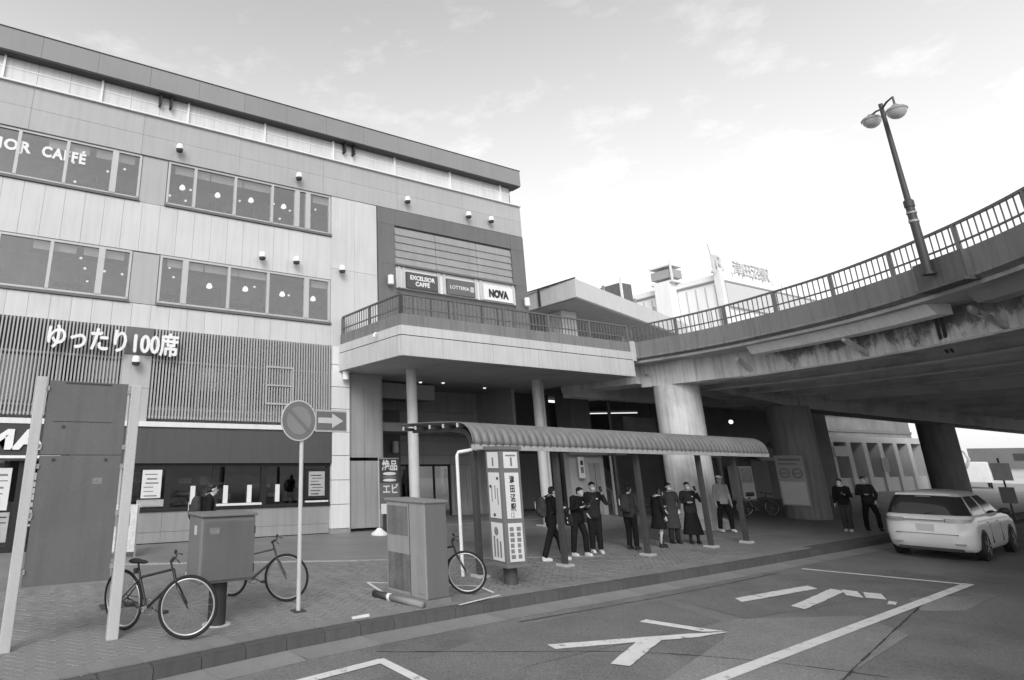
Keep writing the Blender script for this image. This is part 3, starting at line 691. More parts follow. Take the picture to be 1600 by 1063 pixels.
def railing(parent, P, z0, ztop, post_step, bal_step, m=RAILM, off=Vector((0, 0, 0))):
    """rail along plan polyline P: top rail, middle rail, posts, balusters"""
    Q = [p - off for p in P]
    v, f = sweep(Q, [(-.035, ztop - .05), (.035, ztop - .05), (.035, ztop), (-.035, ztop)]); rl = meshobj('railing', v, f, m, parent)
    zm = z0 + (ztop - z0) * .33
    v, f = sweep(Q, [(-.018, zm - .018), (.018, zm - .018), (.018, zm + .018), (-.018, zm + .018)]); meshobj('middle_rail', v, f, m, rl)
    bp = None; pp = None
    for k, p in enumerate(resample(Q, post_step)):
        if pp is None: pp = box('post', p.x - .04, p.x + .04, p.y - .04, p.y + .04, z0, ztop - .05, m, rl); p0 = p
        else: share(pp, p - p0, rl, 'post')
    for k, p in enumerate(resample(Q, bal_step)):
        if bp is None: bp = box('baluster', p.x - .011, p.x + .011, p.y - .011, p.y + .011, z0, ztop - .05, m, rl); b0 = p
        else: share(bp, p - b0, rl, 'baluster')
    return rl
to = Vector((9.86, 14.86, 0))
railing(T, [Vector((TX0 + .10, Y0 - .2, 0)), Vector((TX0 + .10, TY0 + .10, 0))], 6.36, 7.0, 1.75, .145, off=to)
railing(T, [Vector((TX0 + .10, TY0 + .10, 0)), Vector((TX1 - .05, TY0 + .10, 0))], 6.36, 7.0, 1.95, .15, off=to)
mb = MB(); mb.ring([(.0 - .1, 1.2, 5.95), (-.16, 1.2, 5.93), (-.2, 1.2, 5.82)], .035, 8); mb.build('drain_spout', WHITE, T)
# ------------------------------------------------------------------ curved pedestrian bridge
BR = thing('pedestrian_bridge', 'curved concrete pedestrian bridge on piers, dark girders below and a barred railing above', 'bridge', (0, 0, 0))
EC = catmull([(20.12, 15.02, 0), (20.10, 13.2, 0), (19.92, 11.5, 0), (19.5, 9.8, 0), (19.0, 8.2, 0), (18.4, 6.9, 0), (17.6, 5.55, 0), (16.7, 4.3, 0), (15.75, 3.25, 0), (14.5, 2.1, 0), (12.8, .8, 0), (10.6, -.5, 0), (7.5, -1.9, 0), (3, -3.2, 0)], 8)
EC = resample(EC, .5)          # runs towards -Y; the deck lies to its left
edge_in = lambda d: offset2(EC, d)
sp = [(p.x, p.y) for p in edge_in(.12)] + [(3, -16), (63, -16), (61, 9), (62, 16.3), (60, 21.2), (47.5, 22.3), (47.5, 27), (19.0, 27), (19.0, 18.9), (20.05, 18.8)]
n = len(sp)
bm = bmesh.new(); a = [bm.verts.new((x, y, 5.62)) for x, y in sp]; b = [bm.verts.new((x, y, 6.0)) for x, y in sp]
bm.faces.new(list(reversed(a))); bm.faces.new(b)
for i in range(n): bm.faces.new((a[i], a[(i + 1) % n], b[(i + 1) % n], b[i]))
bmesh.ops.triangulate(bm, faces=[f for f in bm.faces if len(f.verts) > 4]); bmesh.ops.recalc_face_normals(bm, faces=bm.faces[:])
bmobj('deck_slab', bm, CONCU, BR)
v, f = sweep(EC, [(0, 5.80), (.14, 5.72), (.30, 5.72), (.30, 6.36), (.0, 6.36)]); meshobj('parapet', v, f, PARA, BR)
v, f = sweep(EC, [(-.03, 5.77), (.12, 5.70), (.12, 5.76), (-.03, 5.83)]); meshobj('drip_edge', v, f, mat('drip_edge', .24, .8, .2, 2, streak=.4), BR)
rlb = railing(BR, [p for p in edge_in(.12)][0:75], 6.36, 7.0, 1.9, .17)
# edge girder with its stained web, ribs and cantilever brackets
gc = edge_in(1.25)
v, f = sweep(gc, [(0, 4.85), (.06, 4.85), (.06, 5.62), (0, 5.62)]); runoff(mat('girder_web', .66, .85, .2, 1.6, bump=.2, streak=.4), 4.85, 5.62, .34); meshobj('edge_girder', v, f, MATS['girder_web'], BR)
v, f = sweep(gc, [(-.12, 4.80), (.5, 4.80), (.5, 4.85), (-.12, 4.85)]); meshobj('girder_flange', v, f, CONCU, BR)
for k, p in enumerate(resample(gc, 3.5)):
    i = min(range(len(gc)), key=lambda i: (gc[i] - p).length); t = (gc[min(i + 1, len(gc) - 1)] - gc[max(0, i - 1)]).normalized(); nrm = Vector((t.y, -t.x, 0))
    q0 = p + nrm * .02; q1 = p + nrm * .62; w = t * .06
    vv = [q0 - w, q0 + w, q1 + w, q1 - w]
    V = [(x.x, x.y, z) for x, z in zip(vv, (4.88, 4.88, 5.28, 5.28))] + [(x.x, x.y, z) for x, z in zip(vv, (5.02, 5.02, 5.40, 5.40))]
    meshobj('bracket', V, BF, CONCD, BR)
# pale service duct under the edge
dp = [p for p in edge_in(.0) if 5.6 < p.y < 11.5]
v, f = sweep(dp, [(.32, 5.665), (.54, 5.38), (.9, 5.38), (.9, 5.665)]); meshobj('service_duct', v, f, mat('duct_paint', .86, .5, .08, 2, streak=.1), BR)
dp = [p for p in edge_in(.0) if 1.0 < p.y < 5.2]
v, f = sweep(dp, [(.32, 5.665), (.54, 5.38), (.9, 5.38), (.9, 5.665)]); meshobj('service_duct', v, f, STEELG, BR)
mb = MB()
for k in range(2):
    pts = [(18.6, 5.7 + k * .1, 5.75), (19.0, 5.85 + k * .1, 5.3), (19.3, 5.95 + k * .1, 5.0), (19.8, 6.1 + k * .1, 4.86), (20.6, 6.3 + k * .1, 4.80)]; mb.ring(pts, .035, 8)
mb.build('conduit', DARK, BR)
# inner girders fanning out under the deck
UND = mat('girder_dark', .62, .85, .15, 1.0, stain=.2)
for k in range(15):
    sx_ = 23.4 + 2.5 * k; ang = R(-10 + min(k, 8) * 4.6); y_a, y_b = 18.2, -8.0
    pts = [Vector((sx_ + (18 - y) * math.tan(ang) if y < 18 else sx_, y, 0)) for y in (y_a, 18, 12, 6, 0, y_b)]
    if k < 3: pts = [Vector((p.x, p.y, 0)) for p in edge_in(3.2 + 2.3 * k)]
    zb = 4.72 - .02 * k
    v, f = sweep(pts, [(-.16, zb), (.16, zb), (.16, zb + .06), (.05, zb + .06), (.05, 5.63), (-.05, 5.63), (-.05, zb + .06), (-.16, zb + .06)]); meshobj('girder', v, f, UND, BR)
for y in (18.5,): v, f = sweep([Vector((20.5, y, 0)), Vector((47 if y > 20 else 60, y, 0))], [(-.3, 4.7), (.3, 4.7), (.3, 5.63), (-.3, 5.63)]); meshobj('cross_beam', v, f, UND, BR)
def crossbeam(A, Bp, z0a, z0b, w=.55):
    V = []
    for (x, y), z in ((A, z0a), (Bp, z0b)): V += [(x, y - w, z), (x, y + w, z), (x, y + w, 5.63), (x, y - w, 5.63)]
    return meshobj('cross_beam', V, [(0, 1, 2, 3), (7, 6, 5, 4), (0, 4, 5, 1), (1, 5, 6, 2), (2, 6, 7, 3), (3, 7, 4, 0)], mat('crosshead_concrete', .42, .85, .15, 1.0, bump=.2, stain=.25), BR)
crossbeam((22.3, 14.65), (28.9, 14.6), 4.80, 4.30); crossbeam((28.9, 14.55), (62, 14.9), 4.28, 3.75)
# pier heads and piers
mb = MB(); mb.box(20.9, 22.3, 13.2, 15.35, 4.82, 5.72); mb.box(21.05, 22.1, 10.9, 13.2, 4.84, 5.71); mb.box(20.65, 21.8, 15.35, 19.0, 4.95, 5.70)
mb.build('pier_head', CONC, BR)
def pier(x, y, r, h, m, n=28):
    mb = MB(); mb.lathe([(r, 0), (r, h)], n, (x, y, 0)); return autosmooth(mb.build('pier', m, BR))
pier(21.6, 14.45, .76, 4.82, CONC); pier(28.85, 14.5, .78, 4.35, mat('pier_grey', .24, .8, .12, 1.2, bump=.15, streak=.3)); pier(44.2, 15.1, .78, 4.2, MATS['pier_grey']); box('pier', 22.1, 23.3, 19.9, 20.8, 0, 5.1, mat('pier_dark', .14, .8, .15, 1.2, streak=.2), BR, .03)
mb = MB(); mb.lathe([(.98, 0), (.98, .26), (.9, .32)], 30, (21.6, 14.45, 0)); mb.build('pier_plinth', mat('pier_plinth', .5, .8, .1), BR)
# corbel that carries the lamp post
mb = MB(); mb.box(-.62, .62, -.34, .13, 5.76, 6.34); mb.box(-.62, .62, -.3, .20, 5.70, 5.757); cb = mb.build('lamp_corbel', mat('corbel', .135, .75, .1, 1.2, streak=.3), BR); cb.location = (17.16, 5.0, 0); cb.rotation_euler = (0, 0, R(57 + 180 - 180))
# ------------------------------------------------------------------ lamp post on the bridge
LP = thing('street_lamp', 'dark lamp post with two bowl lamps standing on the bridge parapet', 'street lamp', (17.0, 5.22, 6.0), R(50))
mb = MB(); mb.lathe([(.12, 0), (.12, .05), (.085, .06), (.08, 1.55), (.095, 1.56), (.095, 1.70), (.058, 1.74), (.042, 4.1), (.045, 4.15)], 16); autosmooth(mb.build('pole', DARK, LP))
mb = MB(); mb.lathe([(.094, 1.2), (.094, 1.25)], 16); mb.lathe([(.094, 1.40), (.094, 1.44)], 16); mb.build('collar', STEELG, LP)
for s in (-1, 1):
    zc = 3.62 if s < 0 else 3.86
    mb = MB(); mb.ring([(0, 0, 4.02), (s * .2, 0, 4.08), (s * .42, 0, 4.08), (s * .42, 0, zc + .18)], .022, 8); mb.build('arm', DARK, LP)
    mb = MB(); mb.lathe([(.05, zc + .26), (.08, zc + .22), (.17, zc + .17), (.205, zc + .12), (.20, zc + .10)], 24, (s * .42, 0, 0)); hd = autosmooth(mb.build('lamp_head', STEELG, LP))
    mb = MB(); mb.lathe([(.19, zc + .10), (.165, zc + .02), (.11, zc - .05), (.05, zc - .08)], 24, (s * .42, 0, 0)); autosmooth(mb.build('bowl', mat('lamp_bowl', .42, .15, .05), hd))
# ------------------------------------------------------------------ canopy on the deck and the station tower behind
CN = thing('deck_canopy', 'flat concrete canopy with deep pale fascia on the deck behind the railing', 'canopy', (21.5, 18.4, 6.0))
dx, dy = .965, .262
top = [(0, 0), (14 * dx, 14 * dy), (14 * dx - .3, 14 * dy + 5), (.2, 6)]
def prism(pts, z0, z1):
    m = len(pts); V = [(x, y, z0) for x, y in pts] + [(x, y, z1) for x, y in pts]; F = [tuple(reversed(range(m))), tuple(range(m, 2 * m))]
    for i in range(m): F.append((i, (i + 1) % m, m + (i + 1) % m, m + i))
    return V, F
ins = [(.15, .2), (14 * dx - .1, 14 * dy + .2), (14 * dx - .4, 14 * dy + 4.9), (.3, 5.9)]
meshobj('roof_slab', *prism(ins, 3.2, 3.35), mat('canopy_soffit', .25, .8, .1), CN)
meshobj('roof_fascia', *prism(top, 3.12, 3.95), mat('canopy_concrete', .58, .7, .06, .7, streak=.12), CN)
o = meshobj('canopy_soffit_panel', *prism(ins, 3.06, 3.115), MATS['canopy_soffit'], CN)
box('roof_edge', -.02, .06, -.02, 3, 3.95, 4.0, DARK, CN)
box('downpipe', -.05, .02, 2.1, 2.2, 3.1, 3.96, DARK, CN)
box('column', 1.2, 2.2, 2.0, 3.0, 0, 3.06, mat('canopy_column', .5, .7, .08), CN, bev=.03)
box('column', 9.2, 10.2, 5.0, 6.0, 0, 3.06, MATS['canopy_column'], CN, bev=.03)
for x in (3, 6.5, 9): box('roof_stub', x, x + .1, x * .27 + .1, x * .27 + .2, 3.95, 4.25, STEELG, CN)
tag(box('equipment_box', 19.15, 20.6, 21.0, 23.0, 6.0, 9.3, WHITEP, None, .03), 'pale boxy stair enclosure on the deck beside the dark cladding', 'enclosure')
ST = thing('station_tower', 'haze-whitened station block with vertical ribs and a rooftop letter sign behind the bridge', 'building', (54.3, 30.7, 0))
SWH = mat('station_haze_white', .85, .5, .04, .3, streak=.06)  # wall colour set near white to carry the backlit haze
box('wall', 0, 17, 0, 9, 0, 18, SWH, ST)
for i in range(10): box('rib', -.05, -.002, .4 + i * .9, .5 + i * .9, 6, 17.2, STEELL, ST)
box('roof_edge', -.15, 17.2, -.15, 9.2, 17.45, 17.6, STEELG, ST); box('parapet', -.1, 17.1, -.1, 9.1, 17.6, 18.1, SWH, ST)
box('sign_panel', .5, 16.5, -.25, -.01, 15.2, 17.35, mat('station_panel', .62, .5, .05), ST)
box('corner_post', -.3, .25, -.3, .25, 0, 18.6, WHITE, ST)
text('lettering', 'JR', 1.9, mat('hazed_letter', .60, .5, .05), ST, (-.9, -.1, 18.5), ext=.1, bold=.03)  # letter colour lightened to stand in for overexposure
text('lettering', '津田沼駅', 1.45, MATS['hazed_letter'], ST, (2.3, -.1, 18.5), ext=.08)
mb = MB()
for i in range(8): mb.box(.6 + i * 1.6, .68 + i * 1.6, -.02, .04, 18.1, 18.6)
mb.build('sign_frame', STEELL, ST)
mb = MB(); mb.ring([(0, .1, 18), (-.3, .3, 21.0)], [.05, .03], 6); mb.build('antenna', STEELG, ST)
for y, s in ((4.6, 1.0),):
    box('lift_shaft', -1.2, -.1, y - .6, y + .9, 6, 18.2, SWH, ST); box('tank', -1.0, .6, y - .9, y + 1.2, 18.7, 19.5, mat('tank_grey', .36, .5, .1), ST); box('tank_frame', -1.1, .7, y - 1, y + 1.3, 18.2, 18.4, WHITE, ST)
    box('tank_frame', -1.1, .7, y - 1, y + 1.3, 19.8, 19.95, WHITE, ST); box('tank_post', -1.14, -1.0, y - 1.05, y - .9, 18.2, 20.2, WHITE, ST)
CM = thing('cooling_unit', 'dark cooling unit on a white frame above the canopy roof', 'cooling unit', (44, 33, 0))
box('frame', -.2, 1.6, -.2, 2.2, 14.3, 14.55, WHITE, CM); box('body', 0, 1.4, 0, 2.0, 14.8, 16.5, mat('cooling_dark', .13, .6, .2, 3), CM); box('frame_post', .2, .35, .3, .45, 6, 14.3, WHITE, CM); box('frame_post', -.1, .05, -.15, 0, 14.55, 16.9, WHITE, CM)
box('roof_deck', -.6, 2.4, -.6, 3, 13.6, 13.75, STEELL, CM)
# ------------------------------------------------------------------ under the deck: rear wall with shop fronts, stair, signs
UW = thing('arcade_wall', 'dark shop arcade wall under the deck behind the waiting people', 'wall', (19.0, 22.6, 0))
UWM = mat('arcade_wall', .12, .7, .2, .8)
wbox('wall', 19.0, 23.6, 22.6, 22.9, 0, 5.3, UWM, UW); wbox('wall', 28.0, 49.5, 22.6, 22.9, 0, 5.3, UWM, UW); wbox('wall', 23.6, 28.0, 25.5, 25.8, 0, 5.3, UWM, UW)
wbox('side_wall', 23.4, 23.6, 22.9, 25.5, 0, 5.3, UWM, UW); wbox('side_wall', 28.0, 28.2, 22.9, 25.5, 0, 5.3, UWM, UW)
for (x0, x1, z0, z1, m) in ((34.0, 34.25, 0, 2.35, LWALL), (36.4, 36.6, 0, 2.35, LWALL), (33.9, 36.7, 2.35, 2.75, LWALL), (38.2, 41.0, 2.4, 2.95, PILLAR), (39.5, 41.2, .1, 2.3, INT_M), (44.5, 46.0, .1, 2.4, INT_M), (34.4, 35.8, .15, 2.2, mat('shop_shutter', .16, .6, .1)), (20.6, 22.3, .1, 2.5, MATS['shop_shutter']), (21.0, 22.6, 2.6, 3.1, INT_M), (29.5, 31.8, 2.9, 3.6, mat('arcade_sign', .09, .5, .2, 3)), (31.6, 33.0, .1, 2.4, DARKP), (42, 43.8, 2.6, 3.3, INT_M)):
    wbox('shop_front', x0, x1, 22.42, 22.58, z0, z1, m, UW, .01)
sr = thing('stair_flight', 'dark stair flight with handrail rising behind the waiting people', 'stairs', (23.8, 19.9, 0))
for i in range(14): box('step', .2, 3.8, i * .30, 4.6, i * .17, (i + 1) * .17, mat('stair_stone', .13, .7, .15), sr); box('nosing', .2, 3.8, i * .30 - .012, i * .30 + .03, (i + 1) * .17, (i + 1) * .17 + .006, INT_M, sr)
mb = MB(); mb.ring([(.3, 0, .9), (.3, 4.3, 3.3)], .03, 8); mb.ring([(.3, 0, 0), (.3, 0, .9)], .03, 8); mb.ring([(.3, 2.1, 1.1), (.3, 2.1, 2.05)], .03, 8); mb.build('handrail', STEELG, sr)
for x, y, z, ln, lab in ((24.7, 20.0, 4.3, 2.4, 'bright tube lamp under the deck right of the entrance posts'),):
    tl = thing('tube_lamp', lab, 'lamp', (x, y, z), R(-42)); box('housing', -ln / 2, ln / 2, -.05, .05, .03, .10, STEELG, tl); mb = MB(); mb.ring([(-ln / 2, 0, 0), (ln / 2, 0, 0)], .02, 8); mb.build('tube', emit('tube_glow', 1, 1.0), tl)
    mb = MB(); mb.ring([(-.9, 0, .1), (-.9, 0, .85)], .02, 6); mb.ring([(.9, 0, .1), (.9, 0, .85)], .02, 6); mb.build('hanger', DARK, tl)
mb = MB(); mb.ring([(22.95, 18.6, 0), (22.95, 18.6, 4.9)], .07, 10); tag(mb.build('drain_pipe', DARK), 'dark vertical drain pipe under the deck next to the tube lamp', 'pipe')
mb = MB(); mb.ring([(18.1, 17.6, 0), (18.1, 17.6, 5.1)], .06, 12); tag(mb.build('drain_pipe', STEELL), 'thin pale vertical pipe beside the second terrace post', 'pipe')
for i, (x, y, lab) in enumerate(((13.98, 19.79, 'leftmost small round ceiling lamp under the terrace'), (14.87, 19.54, 'middle small round ceiling lamp under the terrace'), (17.46, 20.15, 'rightmost small round ceiling lamp under the terrace'))):
    mb = MB(); mb.lathe([(.05, 5.06), (.065, 5.098)], 14, (x, y, 0)); tag(mb.build('ceiling_lamp', LAMPS), lab, 'lamp', 'round lamps under the terrace')
mb = MB(); mb.ell((19.2, 21.7, 4.75), (.09, .09, .09)); tag(mb.build('globe_lamp', LAMP, None, True), 'small glowing globe lamp high on the recess wall', 'lamp')
mb = MB(); mb.ell((34.6, 20.3, 4.2), (.11, .11, .11)); tag(mb.build('globe_lamp', LAMP, None, True), 'small glowing globe lamp under the deck right of the big pale pier', 'lamp')
KI = thing('kiosk_front', 'pale kiosk front with a narrow hanging sign behind the leftmost waiting people', 'kiosk', (22.0, 19.3, 0))
box('wall', -.75, 1.3, .2, .5, 0, 2.5, mat('kiosk_wall', .42, .7, .1, 1.5, streak=.1), KI); box('header', -.9, 2.6, -.05, .2, 2.42, 2.75, INT_M, KI, .02); box('door', .35, 1.0, .15, .199, .05, 2.1, mat('kiosk_door', .3, .5, .1), KI, .01); box('door_line', .66, .68, .14, .149, .05, 2.1, DARK, KI)
hs = box('hanging_sign', -.45, -.12, -.02, .03, 1.5, 2.35, WHITEP, KI, .01); box('print', -.36, -.2, -.026, -.021, 1.7, 1.95, INKM, hs); box('print', -.36, -.2, -.026, -.021, 2.02, 2.2, INK, hs)
mb = MB(); mb.ring([(1.42, -.1, 0), (1.42, -.1, 2.4)], .05, 10); mb.build('pale_post', STEELL, KI)
HB_ = thing('arcade_signboard', 'dim grey hanging signboard with faint emblem under the deck left of the big pale pier', 'signboard', (26.3, 19.7, 3.4)); box('board', -1.1, 1.1, -.05, .05, -.05, .75, mat('dim_board', .16, .5, .2, 2), HB_, .02); box('emblem', -.9, -.5, -.058, -.051, .15, .6, INT_M, HB_); box('print', -.3, .8, -.058, -.051, .3, .42, INT_M, HB_)
mb = MB(); mb.ring([(-.9, 0, .75), (-.9, 0, 2.2)], .02, 6); mb.ring([(.9, 0, .75), (.9, 0, 2.2)], .02, 6); mb.build('hanger', DARK, HB_)
VM = thing('vending_machine', 'pale vending machine standing against the arcade wall right of the big pale pier', 'vending machine', (37.6, 22.0, 0)); box('body', -.6, .6, -.3, .4, .05, 1.9, WHITEP, VM, .03); box('display', -.5, .5, -.31, -.301, 1.0, 1.8, mat('vending_display', .3, .3, .5, 9), VM); box('tray', -.4, .4, -.31, -.301, .3, .5, BLACK, VM)
AW = thing('shop_awning', 'pale striped shop awning under the deck behind the last shelter post', 'awning', (40.5, 21.6, 0)); meshobj('cover', [(-1.4, 0, 2.4), (1.4, 0, 2.4), (1.4, .9, 3.0), (-1.4, .9, 3.0), (-1.4, 0, 2.2), (1.4, 0, 2.2), (1.4, .9, 2.9), (-1.4, .9, 2.9)], [(0, 1, 2, 3), (4, 7, 6, 5), (0, 4, 5, 1), (1, 5, 6, 2), (2, 6, 7, 3), (3, 7, 4, 0)], LWALL, AW)
# notices on the second pier
PN = thing('pier_notice', 'pale notice panel with two round symbols on the second pier', 'notice', (28.05, 14.42, 0), R(-62 - 28))
box('panel', -.52, .52, -.03, .0, .5, 2.40, PAPER2, PN)
for x in (-.24, .24):
    mb = MB(); mb.torus((x, -.035, 1.72), .17, .022, 'y', 28, 6); mb.box(x - .12, x + .12, -.045, -.035, 1.70, 1.74); mb.build('symbol', INKM, PN)
box('print', -.42, .42, -.036, -.031, 2.2, 2.28, INKM, PN); box('print', -.42, .3, -.036, -.031, 2.05, 2.1, INKM, PN); box('lower_sheet', -.46, .46, -.036, -.031, .55, 1.4, PAPER, PN)
# far end of the arcade: pale colonnade, low wall, street things in the light
FB = thing('colonnade_building', 'pale two-bay colonnade building seen beyond the deck piers', 'building', (49.6, 24.0, 0))
FW = mat('colonnade_wall', .48, .7, .1, .5, streak=.1)
box('wall', 0, 18, .8, 4, -.3, 5.6, mat('colonnade_back', .22, .8, .4, .5), FB); box('beam', 0, 18, 0, .8, 3.5, 3.95, FW, FB); box('beam', 0, 18, 0.1, .8, -.3, 1.0, FW, FB); box('sign_board', 3, 5.2, -.12, -.06, 2.5, 3.2, PAPER2, FB); box('sign_board', 9.5, 10.6, -.12, -.06, 1.4, 2.4, DARKP, FB); box('roof_edge', -.1, 18.1, .5, 4.1, 5.6, 5.75, DARKP, FB); box('band', 0, 18, .72, .79, 4.3, 4.5, DARKP, FB)
for i in range(8): box('column', .2 + i * 2.4, .8 + i * 2.4, -.05, .75, -.3, 3.5, FW, FB); box('window', 1.0 + i * 2.4, 2.3 + i * 2.4, .7, .79, 1.2, 3.2, DARKP, FB)
structure(meshobj('far_glare_pavement', [(64, -20, RZ + .02), (131, -20, RZ + .02), (131, 60, RZ + .02), (69, 60, RZ + .02), (69, 23.5, RZ + .02), (64, 21.5, RZ + .02)], [(0, 1, 2, 3, 4, 5)], mat('far_glare_pavement', .55, .8, .1, .2)))  # ground sheet coloured pale to stand in for the open street's glare
LW = thing('low_far_building', 'long low grey building across the far street under the bright sky', 'building', (132, 20, 0))
box('wall', 0, 6, -30, 22, 1.2, 4.0, mat('far_grey', .16, .8, .3, .2), LW); box('lower_wall', .5, 6, -30, 22, -.3, 1.2, mat('far_pale', .6, .8, .2, .2), LW)
for i in range(9): box('window', -.05, -.01, -26 + i * 5, -23 + i * 5, 2.2, 3.2, DARK, LW)
SG = thing('street_sign', 'grey street sign on a thin post at the far right beyond the car', 'sign', (35.2, 10.35, 0), R(-70))
mb = MB(); mb.ring([(0, 0, 0), (0, 0, 2.3)], .03, 8); mb.build('post', DARK, SG); box('plate', -.28, .28, -.04, -.03, 1.45, 2.1, STEELL, SG, .003); box('lower_plate', -.22, .22, -.04, -.03, .6, 1.2, INT_M, SG, .003)
AR = thing('arch_sign', 'white curved arch frame standing in the bright street beyond the third pier', 'sign', (66, 21.3, 0), R(-80))
mb = MB(); mb.ring([(-1.1, 0, 0), (-1.1, 0, 2.4), (-.9, 0, 2.9), (-.4, 0, 3.1), (0.1, 0, 2.9), (.25, 0, 2.3), (0.0, 0, 1.7), (-.6, 0, 1.5)], .1, 8); mb.build('frame', WHITE, AR, True); box('plate', -.9, -.1, -.05, .05, 1.8, 2.8, PAPER2, AR)
WV = thing('delivery_van', 'small white van parked in the bright far street', 'van', (74, 23.5, 0), R(20))
box('cargo_body', -2.2, 1.0, -.9, .9, .45, 2.1, WHITE, WV, .08); box('cab', 1.0, 2.2, -.85, .85, .45, 1.7, WHITE, WV, .12); box('windscreen', 1.4, 2.0, -.86, .86, 1.15, 1.6, DARK, WV)
for x in (-1.3, 1.4):
    for y in (-.85, .75): mb = MB(); mb.lathe([(.34, y), (.34, y + .12)], 18, (x, 0, .34), 'y'); mb.build('wheel', BLACK, WV)
# ------------------------------------------------------------------ small fittings on the building
def spot(name, label, x, z, y=-.03, dark=.02, group='round white spotlights on the facade'):
    t = thing(name, label, 'spotlight', (x, Y0 + y, z), 0, group)
    mb = MB(); mb.lathe([(.02, .14), (.085, .13), (.115, .06), (.115, -.05)], 18, (0, -.20, 0)); autosmooth(mb.build('dome', WHITE, t))
    mb = MB(); mb.lathe([(.117, -.05), (.10, -.13), (.04, -.15)], 18, (0, -.20, 0)); autosmooth(mb.build('lens', DARK, t))
    box('bracket', -.03, .03, -.16, .0, .0, .04, STEELL, t)
for x, z, lab in ((3.89, 11.98, 'white dome spotlight on the grey band above the first pillar'), (8.16, 11.94, 'white dome spotlight on the grey band above the right ribbon windows'),
                  (12.83, 12.0, 'white dome spotlight on the grey band, leftmost over the dark block'), (15.86, 11.95, 'white dome spotlight on the grey band, middle one over the dark block'),
                  (17.07, 11.97, 'white dome spotlight on the grey band, rightmost over the dark block'), (6.9, 8.74, 'white dome spotlight over the lower ribbon windows, left of two'),
                  (8.14, 8.78, 'white dome spotlight over the lower ribbon windows, right of two'), (9.92, 8.72, 'white dome spotlight on the pale wall right of the lower windows'),
                  (3.16, 4.95, 'small white spotlight on the pillar below the big white characters')):
    spot('spotlight', lab, x, z, -.13 if z < 5 else -.03)
for x, z, y, lab in ((11.97, 8.61, -.05, 'white drum wall lamp left of the terrace signs'), (18.74, 8.57, -.05, 'white drum wall lamp at the right corner of the dark block'), (10.03, 4.98, -.14, 'white drum wall lamp on the jointed column under the terrace')):
    t = thing('wall_lamp', lab, 'wall lamp', (x, Y0 + y, z), 0, 'white drum wall lamps')
    mb = MB(); mb.lathe([(.03, .2), (.11, .18), (.115, -.16), (.06, -.19)], 18, (0, -.16, 0)); autosmooth(mb.build('shade', WHITE, t)); box('bracket', -.03, .03, -.08, 0, -.03, .03, STEELL, t)
t = thing('wall_lamp', 'white drum wall lamp on the dark recess wall above the banner', 'wall lamp', (14.1, Y0 + 3.2, 2.72), 0, 'white drum wall lamps')
mb = MB(); mb.lathe([(.03, .24), (.13, .22), (.135, -.2), (.06, -.24)], 18, (0, -.16, 0)); autosmooth(mb.build('shade', WHITE, t)); box('bracket', -.03, .03, -.08, 0, -.03, .03, STEELL, t)
# pendant lamps inside the cafe
def pendant(x, y, z, s, lab):
    t = thing('pendant_lamp', lab, 'pendant lamp', (x, Y0 + y, z), 0, 'glowing pendant lamps behind the windows')
    mb = MB(); mb.lathe([(.03 * s, .22 * s), (.08 * s, .20 * s), (.14 * s, .12 * s), (.17 * s, .02 * s), (.17 * s, -.04 * s), (.12 * s, -.08 * s)], 16); autosmooth(mb.build('shade', LAMP, t))
    mb = MB(); mb.ring([(0, 0, .28 * s), (0, 0, 1.1)], .008, 5); mb.build('cord', DARK, t)
ORD = ('first', 'second', 'third', 'fourth', 'fifth', 'sixth', 'seventh', 'eighth', 'ninth')
for k, (x, z) in enumerate(((4.26, 10.93), (5.48, 10.91), (6.69, 10.97), (7.94, 10.98))): pendant(x, .6, z + .03, .58, 'bell pendant lamp in the upper right windows, %s from the left' % ORD[k])
for k, (x, z) in enumerate(((5.40, 7.64), (6.64, 7.70), (7.99, 7.69), (9.18, 7.67))): pendant(x, .6, z + .03, .58, 'bell pendant lamp in the lower right windows, %s from the left' % ORD[k])
for where, pts in (('upper left', [(-.63, 11.25), (.87, 11.27), (.99, 10.63), (1.91, 11.2), (2.42, 11.4)]), ('upper right', [(3.95, 10.78), (4.49, 10.7), (4.63, 11.13), (6.4, 11.09), (7.7, 11.24), (7.96, 10.7), (8.35, 11.1), (9.4, 11.35)]),
                   ('lower left', [(1.45, 8.16), (1.6, 7.85), (1.72, 7.45), (2.17, 7.84), (2.7, 7.82)]), ('lower right', [(4.15, 8.25), (4.3, 7.95), (7.1, 7.99), (8.4, 7.85)])):
    for k, (x, z) in enumerate(pts):
        mb = MB(); mb.ell((x, Y0 + .98, z), (.045, .045, .038), 10, 6)
        tag(mb.build('spot_bulb', LAMPS, None, True), 'tiny glowing bulb behind the %s ribbon windows, %s from the left' % (where, ORD[k]), 'bulb', 'tiny glowing bulbs behind the ribbon windows')
# ------------------------------------------------------------------ notice board
NB = thing('notice_board', 'tall blank grey notice board seen from behind between two pale posts', 'notice board', (1.0, 9.33, 0))
BOARD = mat('board_grey', .125, .55, .12, .9, streak=.14, stain=.10)
POSTM = mat('post_pale', .46, .5, .08, 1.5, streak=.12)
box('post', -.66, -.53, -.07, .06, 0, 3.28, POSTM, NB, .012); box('post', .56, .70, -.07, .06, 0, 3.23, POSTM, NB, .012)
box('panel', -.50, .52, -.03, .03, .71, 2.262, BOARD, NB, .006); box('panel', -.50, .52, -.03, .03, 2.275, 3.24, BOARD, NB, .006)
box('seam', -.4, .35, -.034, -.029, 2.70, 2.708, DARK, NB); box('sticker', .18, .30, -.032, -.0301, 1.9, 1.98, mat('old_sticker', .19, .6, .3, 9), NB); box('top_channel', -.3, .3, -.036, -.03, 3.205, 3.225, DARK, NB)
